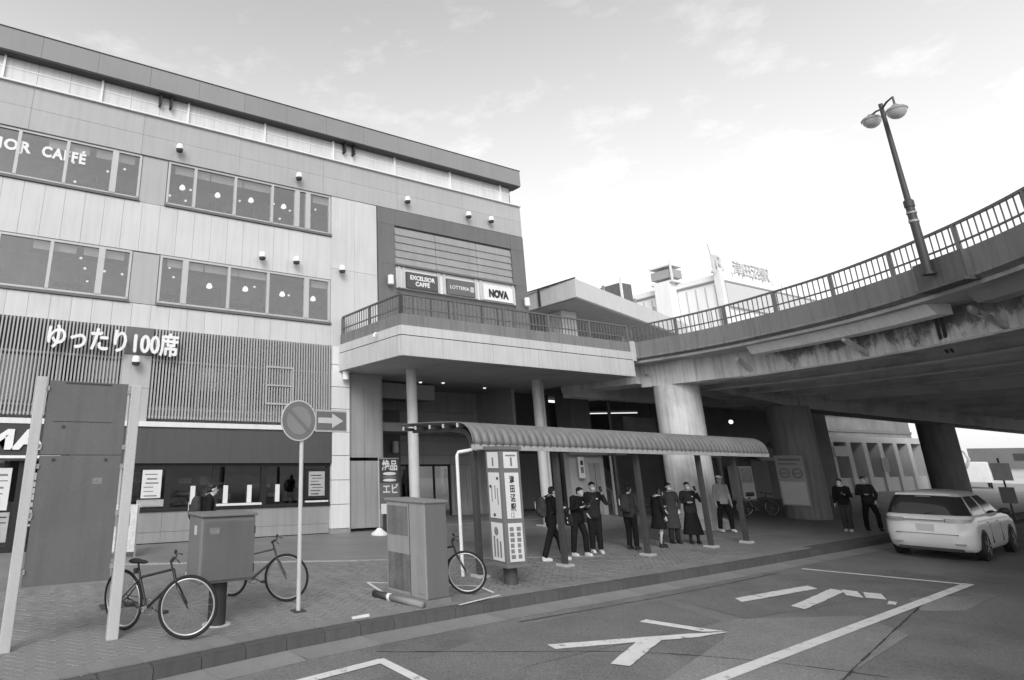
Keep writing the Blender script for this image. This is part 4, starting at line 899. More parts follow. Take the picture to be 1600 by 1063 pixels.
for z in (.85, 1.5, 2.1, 2.35, 3.1):
    for x0, x1 in ((-.535, -.49), (.51, .565)): box('clamp', x0, x1, -.05, .04, z, z + .06, STEELG, NB)
for x, z in ((-.35, 2.2), (.3, 2.2), (-.28, 2.62)): box('bolt', x, x + .035, -.045, -.029, z, z + .03, DARK, NB)
# ------------------------------------------------------------------ relay box on a pedestal
RB = thing('relay_box', 'grey metal relay box on a dark pedestal beside the black bicycle', 'utility box', (3.03, 9.4, 0), R(3))
RBM = mat('relay_grey', .125, .5, .10, 1.0, streak=.12, stain=.10); RBS = mat('relay_side', .17, .5, .05, 1.0)
mb = MB(); mb.lathe([(.125, 0), (.125, .6)], 20); autosmooth(mb.build('pedestal', mat('pedestal_dark', .035, .6, .2, 2), RB))
box('body', -.40, .42, -.27, .27, .58, 1.44, RBS, RB, .035); box('door', -.36, .40, -.30, -.272, .62, 1.38, RBM, RB, .01)
box('lid', -.42, .44, -.31, .29, 1.44, 1.48, RBS, RB, .015); box('hinge', .385, .405, -.306, -.298, 1.2, 1.3, DARK, RB); box('hinge', .385, .405, -.306, -.298, .7, .8, DARK, RB); box('name_plate', -.28, -.14, -.304, -.3005, 1.22, 1.30, mat('worn_plate', .2, .5, .3, 9), RB); box('lock', -.412, -.398, -.1, -.03, 1.2, 1.32, STEELL, RB)
mb = MB(); mb.lathe([(.2, 0), (.2, .02)], 24); mb.build('footing', CONC, RB)
# ------------------------------------------------------------------ no-parking sign
NP = thing('no_parking_sign', 'round no-parking sign on a pale pole with an arrow plate at its side', 'traffic sign', (4.36, 9.57, 0), R(4))
mb = MB(); mb.lathe([(.034, 0), (.034, 2.95), (.02, 2.96)], 14); autosmooth(mb.build('pole', mat('sign_pole', .50, .5, .06), NP)); box('base_plate', -.09, .09, -.09, .09, .012, .03, DARK, NP)
def disc(r, y, n=48, x0=0, z0=0): return [(x0 + r * math.cos(2 * math.pi * i / n), y, z0 + r * math.sin(2 * math.pi * i / n)) for i in range(n)]
def slab_disc(name, r, y, t, m, parent, x0, z0):
    n = 48; V = disc(r, y, n, x0, z0) + disc(r, y + t, n, x0, z0); F = [tuple(range(n)), tuple(reversed(range(n, 2 * n)))] + [(i, n + i, n + (i + 1) % n, (i + 1) % n) for i in range(n)]
    return meshobj(name, V, F, m, parent)
xs_, zs_ = -.09, 2.83
ds = slab_disc('disc', .325, -.060, .016, mat('sign_rim', .52, .4, .03), NP, xs_, zs_)
slab_disc('red_ring', .305, -.064, .003, mat('sign_ring', .165, .4, .04), ds, xs_, zs_); slab_disc('blue_field', .225, -.068, .003, mat('sign_field', .225, .4, .05), ds, xs_, zs_)
c45 = math.cos(R(-42)); s45 = math.sin(R(-42)); V = []
for y in (-.072, -.0685):
    for u, w in ((-.235, -.028), (.235, -.028), (.235, .028), (-.235, .028)): V.append((xs_ + u * c45 - w * s45, y, zs_ + u * s45 + w * c45))
meshobj('slash', V, [(0, 1, 2, 3), (7, 6, 5, 4), (0, 4, 5, 1), (1, 5, 6, 2), (2, 6, 7, 3), (3, 7, 4, 0)], MATS['sign_ring'], ds)
ap = box('arrow_plate', .22, .84, -.058, -.046, 2.66, 3.02, mat('plate_rim', .40, .4, .05), NP); box('arrow_field', .24, .82, -.062, -.0585, 2.69, 2.99, mat('plate_dark', .14, .4, .05), ap)
A = [(.27, 2.80), (.54, 2.80), (.54, 2.725), (.76, 2.845), (.54, 2.965), (.54, 2.89), (.27, 2.89)]
V = [(x, -.068, z) for x, z in A] + [(x, -.0635, z) for x, z in A]; m_ = len(A)
meshobj('arrow', V, [tuple(range(m_)), tuple(reversed(range(m_, 2 * m_)))] + [(i, m_ + i, m_ + (i + 1) % m_, (i + 1) % m_) for i in range(m_)], mat('arrow_pale', .50, .4, .04), ap)
box('bracket', -.06, .3, -.045, .0, 2.71, 2.74, STEELG, NP); box('bracket', -.06, .3, -.045, .0, 2.93, 2.96, STEELG, NP)
# ------------------------------------------------------------------ power cabinet
CB = thing('power_cabinet', 'tall weathered grey power cabinet at the kerb with pasted sheets on its side', 'utility cabinet', (6.26, 8.86, 0), R(6))
CBM = mat('cabinet_grey', .28, .5, .10, 1.4, streak=.12, stain=.10); CBF = mat('cabinet_front', .155, .5, .06, 1.4, streak=.06)
box('plinth', -.02, .50, .0, 1.06, .0, .10, mat('cabinet_plinth', .2, .8, .2, 3), CB, .01)
box('body', 0, .47, .02, 1.02, .10, 1.53, CBM, CB, .015); box('front_door', .012, .458, .002, .019, .12, 1.50, CBF, CB, .006)
box('roof', -.03, .50, -.02, 1.05, 1.53, 1.575, mat('cabinet_roof', .22, .5, .1), CB, .01)
box('sheet', -.008, -.001, .45, .98, 1.0, 1.46, mat('cabinet_sheet', .15, .6, .2, 3, streak=.2), CB); box('sheet', -.008, -.001, .42, .98, .16, .72, mat('cabinet_sheet_low', .14, .6, .35, 4, streak=.3), CB); box('vent_plate', -.012, -.001, .06, .22, .18, .72, STEELG, CB, .004)
box('door_line', -.004, -.0005, .40, .412, .12, 1.5, DARK, CB)
PT = thing('loose_tube', 'pale cardboard tube lying along the foot of the power cabinet', 'tube', (6.12, 8.80, 0), R(6 + 4))
mb = MB(); mb.ring([(0, 0, .065), (0, .78, .065)], .05, 14); mb.build('pale_tube', mat('tube_card', .24, .6, .1), PT, True); mb = MB(); mb.ring([(0, .79, .065), (0, 1.15, .065)], .055, 14); mb.build('dark_end', DARK, PT, True); mb = MB(); mb.ring([(0, .74, .065), (0, .80, .065)], .058, 14); mb.build('white_band', WHITE, PT, True)
# ------------------------------------------------------------------ bus stop pillar
BSW = .23
BS = thing('bus_stop_pillar', 'square bus stop pillar with white timetable panels on a dark foot', 'bus stop sign', (8.74, 9.70, 0), R(-4))
BSM = mat('pillar_frame', .16, .5, .06)
mb = MB(); mb.lathe([(.16, 0), (.16, .34)], 18); autosmooth(mb.build('foot', mat('pillar_foot', .07, .6, .2), BS))
box('base', -.34, .34, -.34, .34, .32, .38, BSM, BS, .01); box('core', -.29, .29, -.29, .29, .38, 2.40, BSM, BS, .01); box('cap', -.33, .33, -.33, .33, 2.40, 2.47, BSM, BS, .01)
for z0, z1 in ((.42, 1.08), (1.16, 1.98), (2.06, 2.36)):
    fr = box('panel', -.205, .205, -.305, -.292, z0, z1, PAPER, BS, .003); sd_ = box('panel', -.305, -.292, -.205, .205, z0, z1, PAPER, BS, .003)
    if z0 > 2:
        box('print', -.02, .04, -.309, -.3055, z0 + .04, z0 + .2, INKM, fr); box('print', -.15, .15, -.309, -.3055, z0 + .22, z0 + .25, INKM, fr); box('print', -.309, -.3055, -.04, .02, z0 + .04, z0 + .2, INKM, sd_)
    elif z0 > 1:
        for i, ch in enumerate('津田沼駅'): text('lettering', ch, .15, INK, fr, (-.085, -.308, 1.80 - i * .165), ext=.002, bold=.004)
        text('lettering', '12', .13, INKM, fr, (-.12, -.308, 1.18), ext=.002)
        for i, (y0, z, h) in enumerate(((-.18, 1.85, .05), (.1, 1.7, .05), (-.05, 1.5, .25), (.08, 1.45, .3), (-.14, 1.4, .3), (0, 1.19, .05))): box('print', -.3095, -.3055, y0, y0 + (.03 if h > .1 else .07), z, z + h, INKM if h > .1 else INK, sd_)
    else:
        for c, xx in enumerate((-.17, .03)):
            for i in range(6): box('print', xx, xx + random.uniform(.08, .13), -.309, -.3055, z0 + .05 + i * .095, z0 + .12 + i * .095, INKM, fr)
        mb = MB(); mb.lathe([(.075, -.310), (.075, -.3055)], 20, (0, .02, .93), 'x'); mb.build('logo', INKM, sd_)
        for i in range(3): box('print', -.309, -.3055, -.14 + i * .11, -.08 + i * .11, z0 + .06, z0 + .34 + .04 * i, INKM, sd_)
    box('panel', -.25, .25, .292, .305, z0, z1, PAPER, BS, .003); box('panel', .292, .305, -.25, .25, z0, z1, PAPER, BS, .003)
for c in BS.children:
    for v in c.data.vertices:
        if c.data.users and not v.hide: v.co.x *= .80; v.co.y *= .80
    for g in c.children:
        if g.data.name.startswith('lettering'): g.location.x *= .80; g.location.y *= .80; g.scale = (.8, 1, 1)
        else:
            for v in g.data.vertices: v.co.x *= .80; v.co.y *= .80
# ------------------------------------------------------------------ bus shelter
SH = thing('bus_shelter', 'long bus shelter with curved ribbed metal roof on dark posts along the kerb', 'bus shelter', (8.45, 10.5, 0), R(3.7))
Lr = 11.95; prof = [(-.24, 2.50), (-.235, 2.60), (-.20, 2.72), (-.13, 2.82), (-.03, 2.895), (.10, 2.935), (.3, 2.955), (.8, 2.975), (1.4, 2.985), (2.05, 2.985)]
nx = 480; V = []; F = []
slope = -.010
for i in range(nx + 1):
    x = Lr * i / nx; w = .024 * math.cos(2 * math.pi * x / .21)
    for k, (y, z) in enumerate(prof):
        d = Vector((prof[min(k + 1, len(prof) - 1)][0] - prof[max(k - 1, 0)][0], prof[min(k + 1, len(prof) - 1)][1] - prof[max(k - 1, 0)][1])).normalized()
        V.append((x, y - d.y * w, z + d.x * w + slope * x))
m_ = len(prof)
for i in range(nx):
    for k in range(m_ - 1): F.append((i * m_ + k, i * m_ + k + 1, (i + 1) * m_ + k + 1, (i + 1) * m_ + k))
roof = meshobj('roof_sheet', V, F, mat('roof_sheet', .185, .45, .10, 1.2, metal=.15, streak=.25), SH, True)
sm_ = roof.modifiers.new('thick', 'SOLIDIFY'); sm_.thickness = .018; sm_.offset = -1
V = []; 
for x in (0, Lr):
    for y, z in ((-.275, 2.42), (-.215, 2.42), (-.215, 2.52), (-.275, 2.52)): V.append((x, y, z + slope * x))
meshobj('gutter', V, [(0, 1, 2, 3), (7, 6, 5, 4), (0, 4, 5, 1), (1, 5, 6, 2), (2, 6, 7, 3), (3, 7, 4, 0)], mat('gutter_pale', .40, .5, .1, 2, streak=.15), SH)
for y in (.35, .8, 1.25, 1.7): V = []; 
for k, y in enumerate((.1, .55, 1.0, 1.5, 1.95)):
    V = []
    for x in (-.05, Lr): 
        for yy, z in ((y - .03, 2.86), (y + .03, 2.86), (y + .03, 2.93), (y - .03, 2.93)): V.append((x, yy, z + slope * x))
    meshobj('purlin', V, [(0, 1, 2, 3), (7, 6, 5, 4), (0, 4, 5, 1), (1, 5, 6, 2), (2, 6, 7, 3), (3, 7, 4, 0)], DARK, SH)
    box('purlin_cap', -.075, -.052, y - .02, y + .02, 2.87, 2.95, STEELL, SH)
SPM = mat('shelter_post', .055, .5, .15, 2)
for x in (.25, 2.75, 5.75, 8.55, 10.35):
    zt = 2.86 + slope * x
    ps = box('post', x - .05, x + .05, -.06, .06, 0.0, zt - .3, SPM, SH, .008)
    box('footing', x - .14, x + .14, -.14, .14, 0.0, .06, mat('post_footing', .42, .8, .1), ps, .01)
    P = [(x, 0, zt - .32), (x, .04, zt - .20), (x, .14, zt - .09), (x, .30, zt - .04), (x, .7, zt - .02), (x, 1.95, zt - .0)]
    mb = MB()
    for (a, b) in zip(P, P[1:]):
        for q in (a, b): pass
    VV = []; FF = []
    for j, (px_, py_, pz_) in enumerate(P):
        h = .11 if j < 4 else .08
        d = Vector((P[min(j + 1, 5)][1] - P[max(j - 1, 0)][1], P[min(j + 1, 5)][2] - P[max(j - 1, 0)][2])).normalized()
        for sx_, so in ((-.045, -1), (.045, -1), (.045, 1), (-.045, 1)): VV.append((px_ + sx_, py_ + d.y * so * -h / 2 * -1 * -1, pz_ - d.x * so * -h / 2))
    for j in range(5): FF += [(j * 4 + k, j * 4 + (k + 1) % 4, (j + 1) * 4 + (k + 1) % 4, (j + 1) * 4 + k) for k in range(4)]
    FF += [(3, 2, 1, 0), (20, 21, 22, 23)]
    meshobj('bracket', VV, FF, SPM, ps)
mb = MB(); mb.ring([(.02, .25, 0), (.02, .25, 2.30), (.04, .22, 2.37), (.30, -.12, 2.44), (.34, -.2, 2.5)], .035, 10); autosmooth(mb.build('downpipe', WHITE, SH), 60)
# ------------------------------------------------------------------ banner sign at the entrance
BN = thing('banner_sign', 'dark vertical shop banner with a burger picture beside the entrance wall', 'banner', (11.2, 17.75, 0), R(4))
box('cloth', -.38, .38, -.01, .01, .75, 2.25, mat('banner_dark', .05, .7, .1), BN); box('lower_cloth', -.38, .38, -.016, -.011, .78, 1.52, mat('banner_low', .13, .7, .1), BN)
text('lettering', '絶品', .34, PAPER, BN, (-.30, -.02, 1.93), ext=.002, bold=.008, width=.6); text('lettering', 'エビ', .32, PAPER, BN, (-.30, -.022, 1.22), ext=.002, bold=.006, width=.6)
for z, w, h in ((1.80, .27, .08), (1.72, .29, .03), (1.67, .29, .03), (1.60, .27, .07)):
    mb = MB(); mb.ell((0, -.012, z), (w, .006, h * .62), 18, 8); mb.build('burger_print', PAPER if h > .05 else INKM, BN, True)
box('lower_white', -.36, .3, -.022, -.017, .6, .9, PAPER, BN)
mb = MB(); mb.ring([(-.4, .03, .1), (-.4, .03, 2.3)], .012, 6); mb.ring([(-.4, .03, 2.27), (.4, .03, 2.27)], .01, 6); mb.build('pole', STEELL, BN); 
mb = MB(); mb.lathe([(.26, 0), (.26, .04), (.12, .14), (.06, .2)], 18, (-.4, .03, 0)); autosmooth(mb.build('weight_base', WHITE, BN)); box('dark_stand', -.12, .35, .02, .2, 0, .6, DARK, BN, .01)
ES = thing('easel_sign', 'white leaning easel sign standing in front of the shop behind the notice board', 'easel sign', (2.85, 16.6, 0), R(-12))
o = box('panel', -.30, .40, -.02, .02, .12, 1.2, mat('easel_print', .5, .6, .25, 6), ES, .01); o.rotation_euler = (R(-14), 0, 0)
o = box('leg', -.4, -.36, 0, .03, 0, 1.2, STEELG, ES); o.rotation_euler = (R(12), 0, 0); o = box('leg', .36, .4, 0, .03, 0, 1.2, STEELG, ES); o.rotation_euler = (R(12), 0, 0)
o = box('print', -.32, .2, -.026, -.021, .7, 1.0, INKM, ES); o.rotation_euler = (R(-14), 0, 0)
for x, y, lab in ((5.0, 8.78, 'crumpled white scrap lying on the paving near the kerb'),):
    mb = MB(); mb.add([(x - .17, y - .06, .022), (x + .12, y - .05, .02), (x + .17, y + .05, .04), (x - .12, y + .06, .025)], [(0, 1, 2, 3)]); o = mb.build('paper_scrap', WHITE); o.modifiers.new('t', 'SOLIDIFY').thickness = .006; tag(o, lab, 'scrap')
# ------------------------------------------------------------------ bicycles
RUB = mat('tyre_rubber', .018, .8, .2, 6); RIM = mat('rim_metal', .55, .3, .1, metal=.5); SPK = mat('spoke', .35, .4, .1, metal=.5)
def wheel(parent, name, r=.345, spokes=20, rimm=None):
    mb = MB(); mb.torus((0, 0, 0), r - .018, .018, 'y', 56, 8); w = mb.build(name, RUB, parent, True)
    mb = MB(); mb.torus((0, 0, 0), r - .045, .011, 'y', 56, 6, 1.0); mb.build('rim', rimm or RIM, w, True)
    mb = MB()
    for i in range(spokes):
        t = 2 * math.pi * i / spokes; s = .025 if i % 2 else -.025
        mb.ring([(.02 * math.cos(t + .8), s, .02 * math.sin(t + .8)), ((r - .05) * math.cos(t), 0, (r - .05) * math.sin(t))], .0013, 4, False)
    mb.build('spokes', SPK, w); mb = MB(); mb.lathe([(.012, -.05), (.022, -.035), (.022, .035), (.012, .05)], 10, (0, 0, 0), 'y'); mb.build('hub', STEELG, w); return w
def bicycle(label, rear, heading, steer, frame_m, scale=1.0, rimm=None, lean=4, fender=False, basket=False, grp='bicycles left on the pavement'):
    t = thing('bicycle', label, 'bicycle', (rear[0], rear[1], .012), R(heading), grp); t.scale = (scale,) * 3; t.rotation_euler = (R(lean), 0, R(heading))
    rw = wheel(t, 'rear_wheel', rimm=rimm); rw.location = (0, 0, .345)
    BBp = (.42, 0, .29); SC_ = (.30, 0, .60); HT = (.86, 0, .76); HB = (.90, 0, .64)
    mb = MB()
    for a, b, r in ((BBp, SC_, .016), (SC_, (.27, 0, .70), .015), (BBp, HB, .019), ((.295, 0, .62), HT, .016), (HT, HB, .019)): mb.ring([a, b], r, 10)
    for s in (-1, 1):
        mb.ring([(0, s * .06, .345), (.39, s * .035, .29)], .009, 8); mb.ring([(0, s * .06, .345), (.30, s * .02, .60)], .008, 8)
    autosmooth(mb.build('frame', frame_m, t), 60)
    st = bpy.data.objects.new('front_assembly', None); link(st, t); st.location = (.90, 0, .64); st.rotation_euler = (0, 0, R(steer))
    # fork, wheel and bars turn with the steering
    mb = MB(); mb.ring([(0, 0, 0), (.02, 0, -.05)], .018, 8)
    for s in (-1, 1): mb.ring([(.02, 0, -.05), (.03, s * .05, -.07), (.11, s * .055, -.22), (.15, s * .055, -.295)], [.016, .015, .011, .009], 8)
    fk = autosmooth(mb.build('fork', frame_m, t), 60); fk.location = st.location; fk.rotation_euler = st.rotation_euler
    mb = MB(); mb.ring([(-.04, 0, .12), (-.06, 0, .22), (-.02, 0, .26)], .013, 8); sm_ = autosmooth(mb.build('stem', DARK, t), 60); sm_.location = st.location; sm_.rotation_euler = st.rotation_euler
    fw = wheel(t, 'front_wheel', rimm=rimm); off = Matrix.Rotation(R(steer), 3, 'Z') @ Vector((.15, 0, -.295)); fw.location = Vector(st.location) + off; fw.rotation_euler = st.rotation_euler
    mb = MB(); mb.ring([(-.02, -.29, .27), (0, -.12, .265), (0, .12, .265), (-.02, .29, .27)], .011, 8); hb = mb.build('handlebar', DARK, t, True); hb.location = st.location; hb.rotation_euler = st.rotation_euler
    for s in (-1, 1):
        mb = MB(); mb.ring([(-.02, s * .18, .27), (-.03, s * .30, .27)], .018, 10); mb.ring([(.02, s * .17, .26), (.06, s * .24, .235)], .006, 6); g = mb.build('grip', RUB, t, True); g.location = st.location; g.rotation_euler = st.rotation_euler
    bpy.data.objects.remove(st)
    mb = MB(); mb.ell((.20, 0, .80), (.10, .07, .028), 16, 8); mb.ell((.32, 0, .80), (.10, .032, .024), 16, 8); mb.ring([(.27, 0, .69), (.25, 0, .79)], .012, 8); mb.build('saddle', RUB, t, True)
    mb = MB(); mb.torus((.42, .045, .29), .085, .006, 'y', 28, 5); mb.lathe([(.03, -.06), (.03, .06)], 10, (.42, 0, .29), 'y'); cr = mb.build('chainring', STEELG, t)
    for s, a in ((1, -20), (-1, 160)):
        dxx, dzz = .165 * math.cos(R(a)), .165 * math.sin(R(a)); mb = MB(); mb.ring([(.42, s * .06, .29), (.42 + dxx, s * .075, .29 + dzz)], .009, 6); mb.box(.42 + dxx - .045, .42 + dxx + .045, min(s * .085, s * .17), max(s * .085, s * .17), .29 + dzz - .014, .29 + dzz + .014); mb.build('crank', DARK, cr)
    mb = MB(); mb.ring([(0, .045, .345 + .04), (.42, .045, .29 + .085)], .004, 4); mb.ring([(0, .045, .345 - .04), (.42, .045, .29 - .085)], .004, 4); mb.torus((0, .045, .345), .045, .005, 'y', 18, 4); mb.build('chain', DARK, t)
    mb = MB(); mb.ring([(.12, -.05, .33), (.06, -.2, .012)], .008, 6); mb.build('kickstand', STEELG, t)
    mb = MB(); mb.box(-.03, .03, -.02, .02, .70, .74) if False else mb.box(.20, .24, -.03, .03, .66, .72); mb.build('rear_lamp', DARK, t)
    return t
BKF = mat('bike_frame_black', .02, .3, .1, coat=.4); BKS = mat('bike_frame_grey', .09, .35, .1, coat=.3)
bicycle('black flat-bar bicycle leaning by the right post of the notice board', (1.82, 9.72), -60, 42, BKF, 1.10)
bicycle('slim grey road bicycle half hidden behind the relay box', (3.80, 11.12), -56, 26, BKS, 1.05, STEELG)
bicycle('bicycle parked behind the power cabinet with only its front wheel showing', (6.95, 10.25), -66, 28, BKF, 1.0)
bicycle('dark bicycle standing under the deck left of the pier notice', (27.5, 16.2), -40, 20, BKF, 1.0)
# ------------------------------------------------------------------ white car
CAR = thing('car', 'white hatchback car driving away at the right under the bridge', 'car', (20.9, 7.86, RZ + .008), R(6))
CARP = mat('car_paint', .82, .28, .02, 1.0, coat=.6, spec=.5); CGL = mat('car_glass', .035, .06, .1, spec=.7); CHR = mat('car_chrome', .6, .15, .05, metal=.9); TLR = mat('tail_lamp', .34, .15, .1, coat=.8)
lev = [  # z, x rear, x front, half width, corner radius
    (.20, .14, 4.30, .78, .30), (.27, .04, 4.42, .84, .36), (.40, .005, 4.48, .87, .40), (.60, .0, 4.50, .885, .42), (.74, .03, 4.46, .885, .42), (.88, .065, 4.20, .875, .42), (.955, .05, 3.95, .855, .42),
    (1.0, .09, 3.55, .84, .40), (1.03, .15, 3.42, .825, .38), (1.20, .24, 3.08, .775, .34), (1.38, .37, 2.72, .705, .30), (1.46, .46, 2.52, .67, .28), (1.50, .50, 2.40, .65, .28), (1.555, .72, 2.15, .58, .25), (1.585, 1.05, 1.85, .42, .2)]
NP_ = 64
def rrect(x0, x1, hw, r, n):
    r = min(r, hw - .01, (x1 - x0) / 2 - .01); pts = []
    # perimeter walked from rear centre, counter-clockwise seen from above, equal parameter per segment
    q = n // 8
    def lin(a, b, m): return [(a[0] + (b[0] - a[0]) * i / m, a[1] + (b[1] - a[1]) * i / m) for i in range(m)]
    def arc(cx, cy, a0, a1, m): return [(cx + r * math.cos(a0 + (a1 - a0) * i / m), cy + r * math.sin(a0 + (a1 - a0) * i / m)) for i in range(m)]
    pts += lin((x0, hw - r), (x0, -hw + r), q)
    pts += arc(x0 + r, -hw + r, math.pi, 1.5 * math.pi, q)
    pts += lin((x0 + r, -hw), (x1 - r, -hw), q * 2)
    pts += arc(x1 - r, -hw + r, 1.5 * math.pi, 2 * math.pi, q // 2)
    pts += lin((x1, -hw + r), (x1, hw - r), q // 2 )
    pts += arc(x1 - r, hw - r, 0, .5 * math.pi, q // 2)
    pts += lin((x1 - r, hw), (x0 + r, hw), q * 2)
    pts += arc(x0 + r, hw - r, .5 * math.pi, math.pi, q - q // 2)
    return pts
V = []; rings = []
for z, x0, x1, hw, r in lev:
    P = rrect(x0, x1, hw, r, NP_); rings.append(len(P))
    for x, y in P:
        crown = .02 * (1 - (y / hw) ** 2) if z > 1.45 else 0
        bulge = -.035 * (1 - (y / hw) ** 2) if x < (x0 + .3) and z > .3 else 0
        V.append((x + bulge, y, z + crown))
n = rings[0]
bodyF = []; rearF = []; sideF = []; frontF = []
q = NP_ // 8
for j in range(len(lev) - 1):
    for i in range(n):
        fc = (j * n + i, j * n + (i + 1) % n, (j + 1) * n + (i + 1) % n, (j + 1) * n + i)
        if 8 <= j <= 10:
            if i < q + 2 or i >= n - 3: rearF.append(fc); continue
            if (2 * q + 1 <= i < 4 * q - 0) and i != 3 * q: sideF.append(fc); continue
            if i in (q + 3, q + 4, q + 5, q + 6, q + 7) and False: sideF.append(fc); continue
            if (5 * q <= i < 7 * q - 1) and i != 6 * q: sideF.append(fc); continue
            if 4 * q + 1 <= i < 5 * q - 1: frontF.append(fc); continue
            if q + 2 <= i <= 2 * q - 1: sideF.append(fc); continue
        bodyF.append(fc)
bodyF.append(tuple(range((len(lev) - 1) * n, len(lev) * n))); bodyF.append(tuple(reversed(range(n))))
def carmesh(name, F, m, parent):
    used = sorted({i for f in F for i in f}); mp = {a: k for k, a in enumerate(used)}
    return autosmooth(meshobj(name, [V[i] for i in used], [tuple(mp[i] for i in f) for f in F], m, parent, True), 38)
full = meshobj('cut', V, bodyF + rearF + sideF + frontF, CARP, None)
bd = carmesh('body', bodyF, CARP, CAR); bpy.data.objects.remove(full)
carmesh('rear_window', rearF, CGL, CAR); runs = {}
for fc in sideF: runs.setdefault(fc[0] % n, []).append(fc)
ks = sorted(runs); grp_ = []
for k in ks:
    if grp_ and k - grp_[-1][-1] == 1: grp_[-1].append(k)
    else: grp_.append([k])
for g_ in grp_: carmesh('side_window', [fc for k in g_ for fc in runs[k]], CGL, CAR)
carmesh('windscreen', frontF, CGL, CAR)
box('underbody', .35, 4.2, -.72, .72, .16, .30, BLACK, CAR)
for x in (.86, 3.50):
    for s in (-1, 1):
        y = s * .79; ar = MB(); ar.lathe([(.375, min(s * .70, s * .888)), (.375, max(s * .70, s * .888))], 30, (x, 0, .33), 'y'); ar.build('wheel_arch', BLACK, CAR)
        w = MB(); w.lathe([(.25, -.11), (.315, -.10), (.325, -.06), (.325, .06), (.315, .10), (.25, .11)], 32, (0, 0, 0), 'y'); wo = autosmooth(w.build('wheel', RUB, CAR), 50); wo.location = (x, s * .80, .325)
        w = MB(); w.lathe([(.05, s * .085), (.215, s * .09), (.228, s * .112), (.235, s * .09)], 32, (0, 0, 0), 'y')
        for k in range(5):
            t_ = 2 * math.pi * k / 5; w.ring([(.04 * math.cos(t_), s * .105, .04 * math.sin(t_)), (.22 * math.cos(t_), s * .100, .22 * math.sin(t_))], .018, 6)
        autosmooth(w.build('rim', STEELG, wo), 40)
def rearpatch(name, y0, y1, z0, z1, x, m, t=.03, bev=.008): return box(name, x - t, x + .05, y0, y1, z0, z1, m, CAR, bev)
for s in (-1, 1):
    y0, y1 = sorted((s * .46, s * .80)); tl = MB()
    for a, b in ((.48, .60), (.60, .72), (.72, .80)): pass
    pts = [(.0, s * .42), (.012, s * .55), (.05, s * .66), (.13, s * .76), (.30, s * .83), (.42, s * .855)]
    VV = [(x - .012, y, .875) for x, y in pts] + [(x - .012 + .01, y, .955) for x, y in pts] + [(x + .06, y - s * .06, .875) for x, y in pts] + [(x + .06, y - s * .06, .955) for x, y in pts]
    k = len(pts); FF = [(i, i + 1, k + i + 1, k + i) for i in range(k - 1)] + [(2 * k + i, 3 * k + i, 3 * k + i + 1, 2 * k + i + 1) for i in range(k - 1)] + [(k + i, k + i + 1, 3 * k + i + 1, 3 * k + i) for i in range(k - 1)] + [(i, 2 * k + i, 2 * k + i + 1, i + 1) for i in range(k - 1)] + [(0, k, 3 * k, 2 * k), (k - 1, 3 * k - 1, 4 * k - 1, 2 * k - 1)]
    autosmooth(meshobj('tail_lamp', VV, FF, TLR, CAR), 50)
    rearpatch('reflector', min(s * .50, s * .70), max(s * .50, s * .70), .36, .40, -.02, TLR)
    mr = MB(); mr.ell((2.95, s * .98, 1.06), (.07, .12, .08), 14, 8); mr.ring([(2.98, s * .82, 1.02), (2.96, s * .92, 1.04)], .025, 8); mr.build('door_mirror', DARK, CAR, True)
    for x in (1.35, 2.25): box('door_handle', x, x + .2, min(s * .875, s * .893), max(s * .875, s * .893), .83, .86, CHR, CAR, .006)
    for x in (1.62, 2.62): box('door_gap', x, x + .012, min(s * .80, s * .889), max(s * .80, s * .889), .35, .80, BLACK, CAR)
rearpatch('chrome_strip', -.40, .40, .905, .93, -.015, CHR, .02, .004); rearpatch('number_plate', -.17, .17, .66, .82, -.018, PAPER, .02, .004); rearpatch('lower_trim', -.62, .62, .20, .27, .06, DARK)
box('roof_spoiler', .38, .80, -.55, .55, 1.485, 1.53, CARP, CAR, .015); rearpatch('brake_lamp', -.15, .15, 1.445, 1.47, .43, TLR, .03, .004)
mb = MB(); mb.ring([(.10, .0, 1.04), (.16, -.2, 1.10), (.21, -.36, 1.14)], .012, 6); mb.build('rear_wiper', BLACK, CAR)
rearpatch('hatch_gap', -.60, .60, .585, .597, -.028, DARK, .012, 0)
# ------------------------------------------------------------------ people
SKIN = mat('skin', .46, .55, .05, 8); HAIR = mat('hair_black', .015, .45, .2, 20); MASK = mat('mask_white', .74, .7, .05)
CL_B = mat('cloth_black', .016, .85, .25, 8, bump=.2, spec=.08); CL_D = mat('cloth_charcoal', .028, .85, .25, 8, bump=.2, spec=.08); CL_G = mat('cloth_dark_grey', .05, .85, .2, 8, bump=.2, spec=.08); CL_L = mat('cloth_pale', .38, .85, .1, 8, bump=.2); SHOE_W = mat('shoe_white', .62, .6, .1); SHOE_B = mat('shoe_black', .02, .5, .1)
def stack(mb, secs, n=18):
    """closed body of stacked ellipses (cx, cy, z, rx, ry)"""
    Vv = []; Ff = []
    for cx, cy, z, rx, ry in secs:
        for k in range(n): t = 2 * math.pi * k / n; Vv.append((cx + rx * math.cos(t), cy + ry * math.sin(t), z))
    for i in range(len(secs) - 1):
        for k in range(n): Ff.append((i * n + k, i * n + (k + 1) % n, (i + 1) * n + (k + 1) % n, (i + 1) * n + k))
    Ff.append(tuple(reversed(range(n)))); Ff.append(tuple(range((len(secs) - 1) * n, len(secs) * n))); mb.add(Vv, Ff)
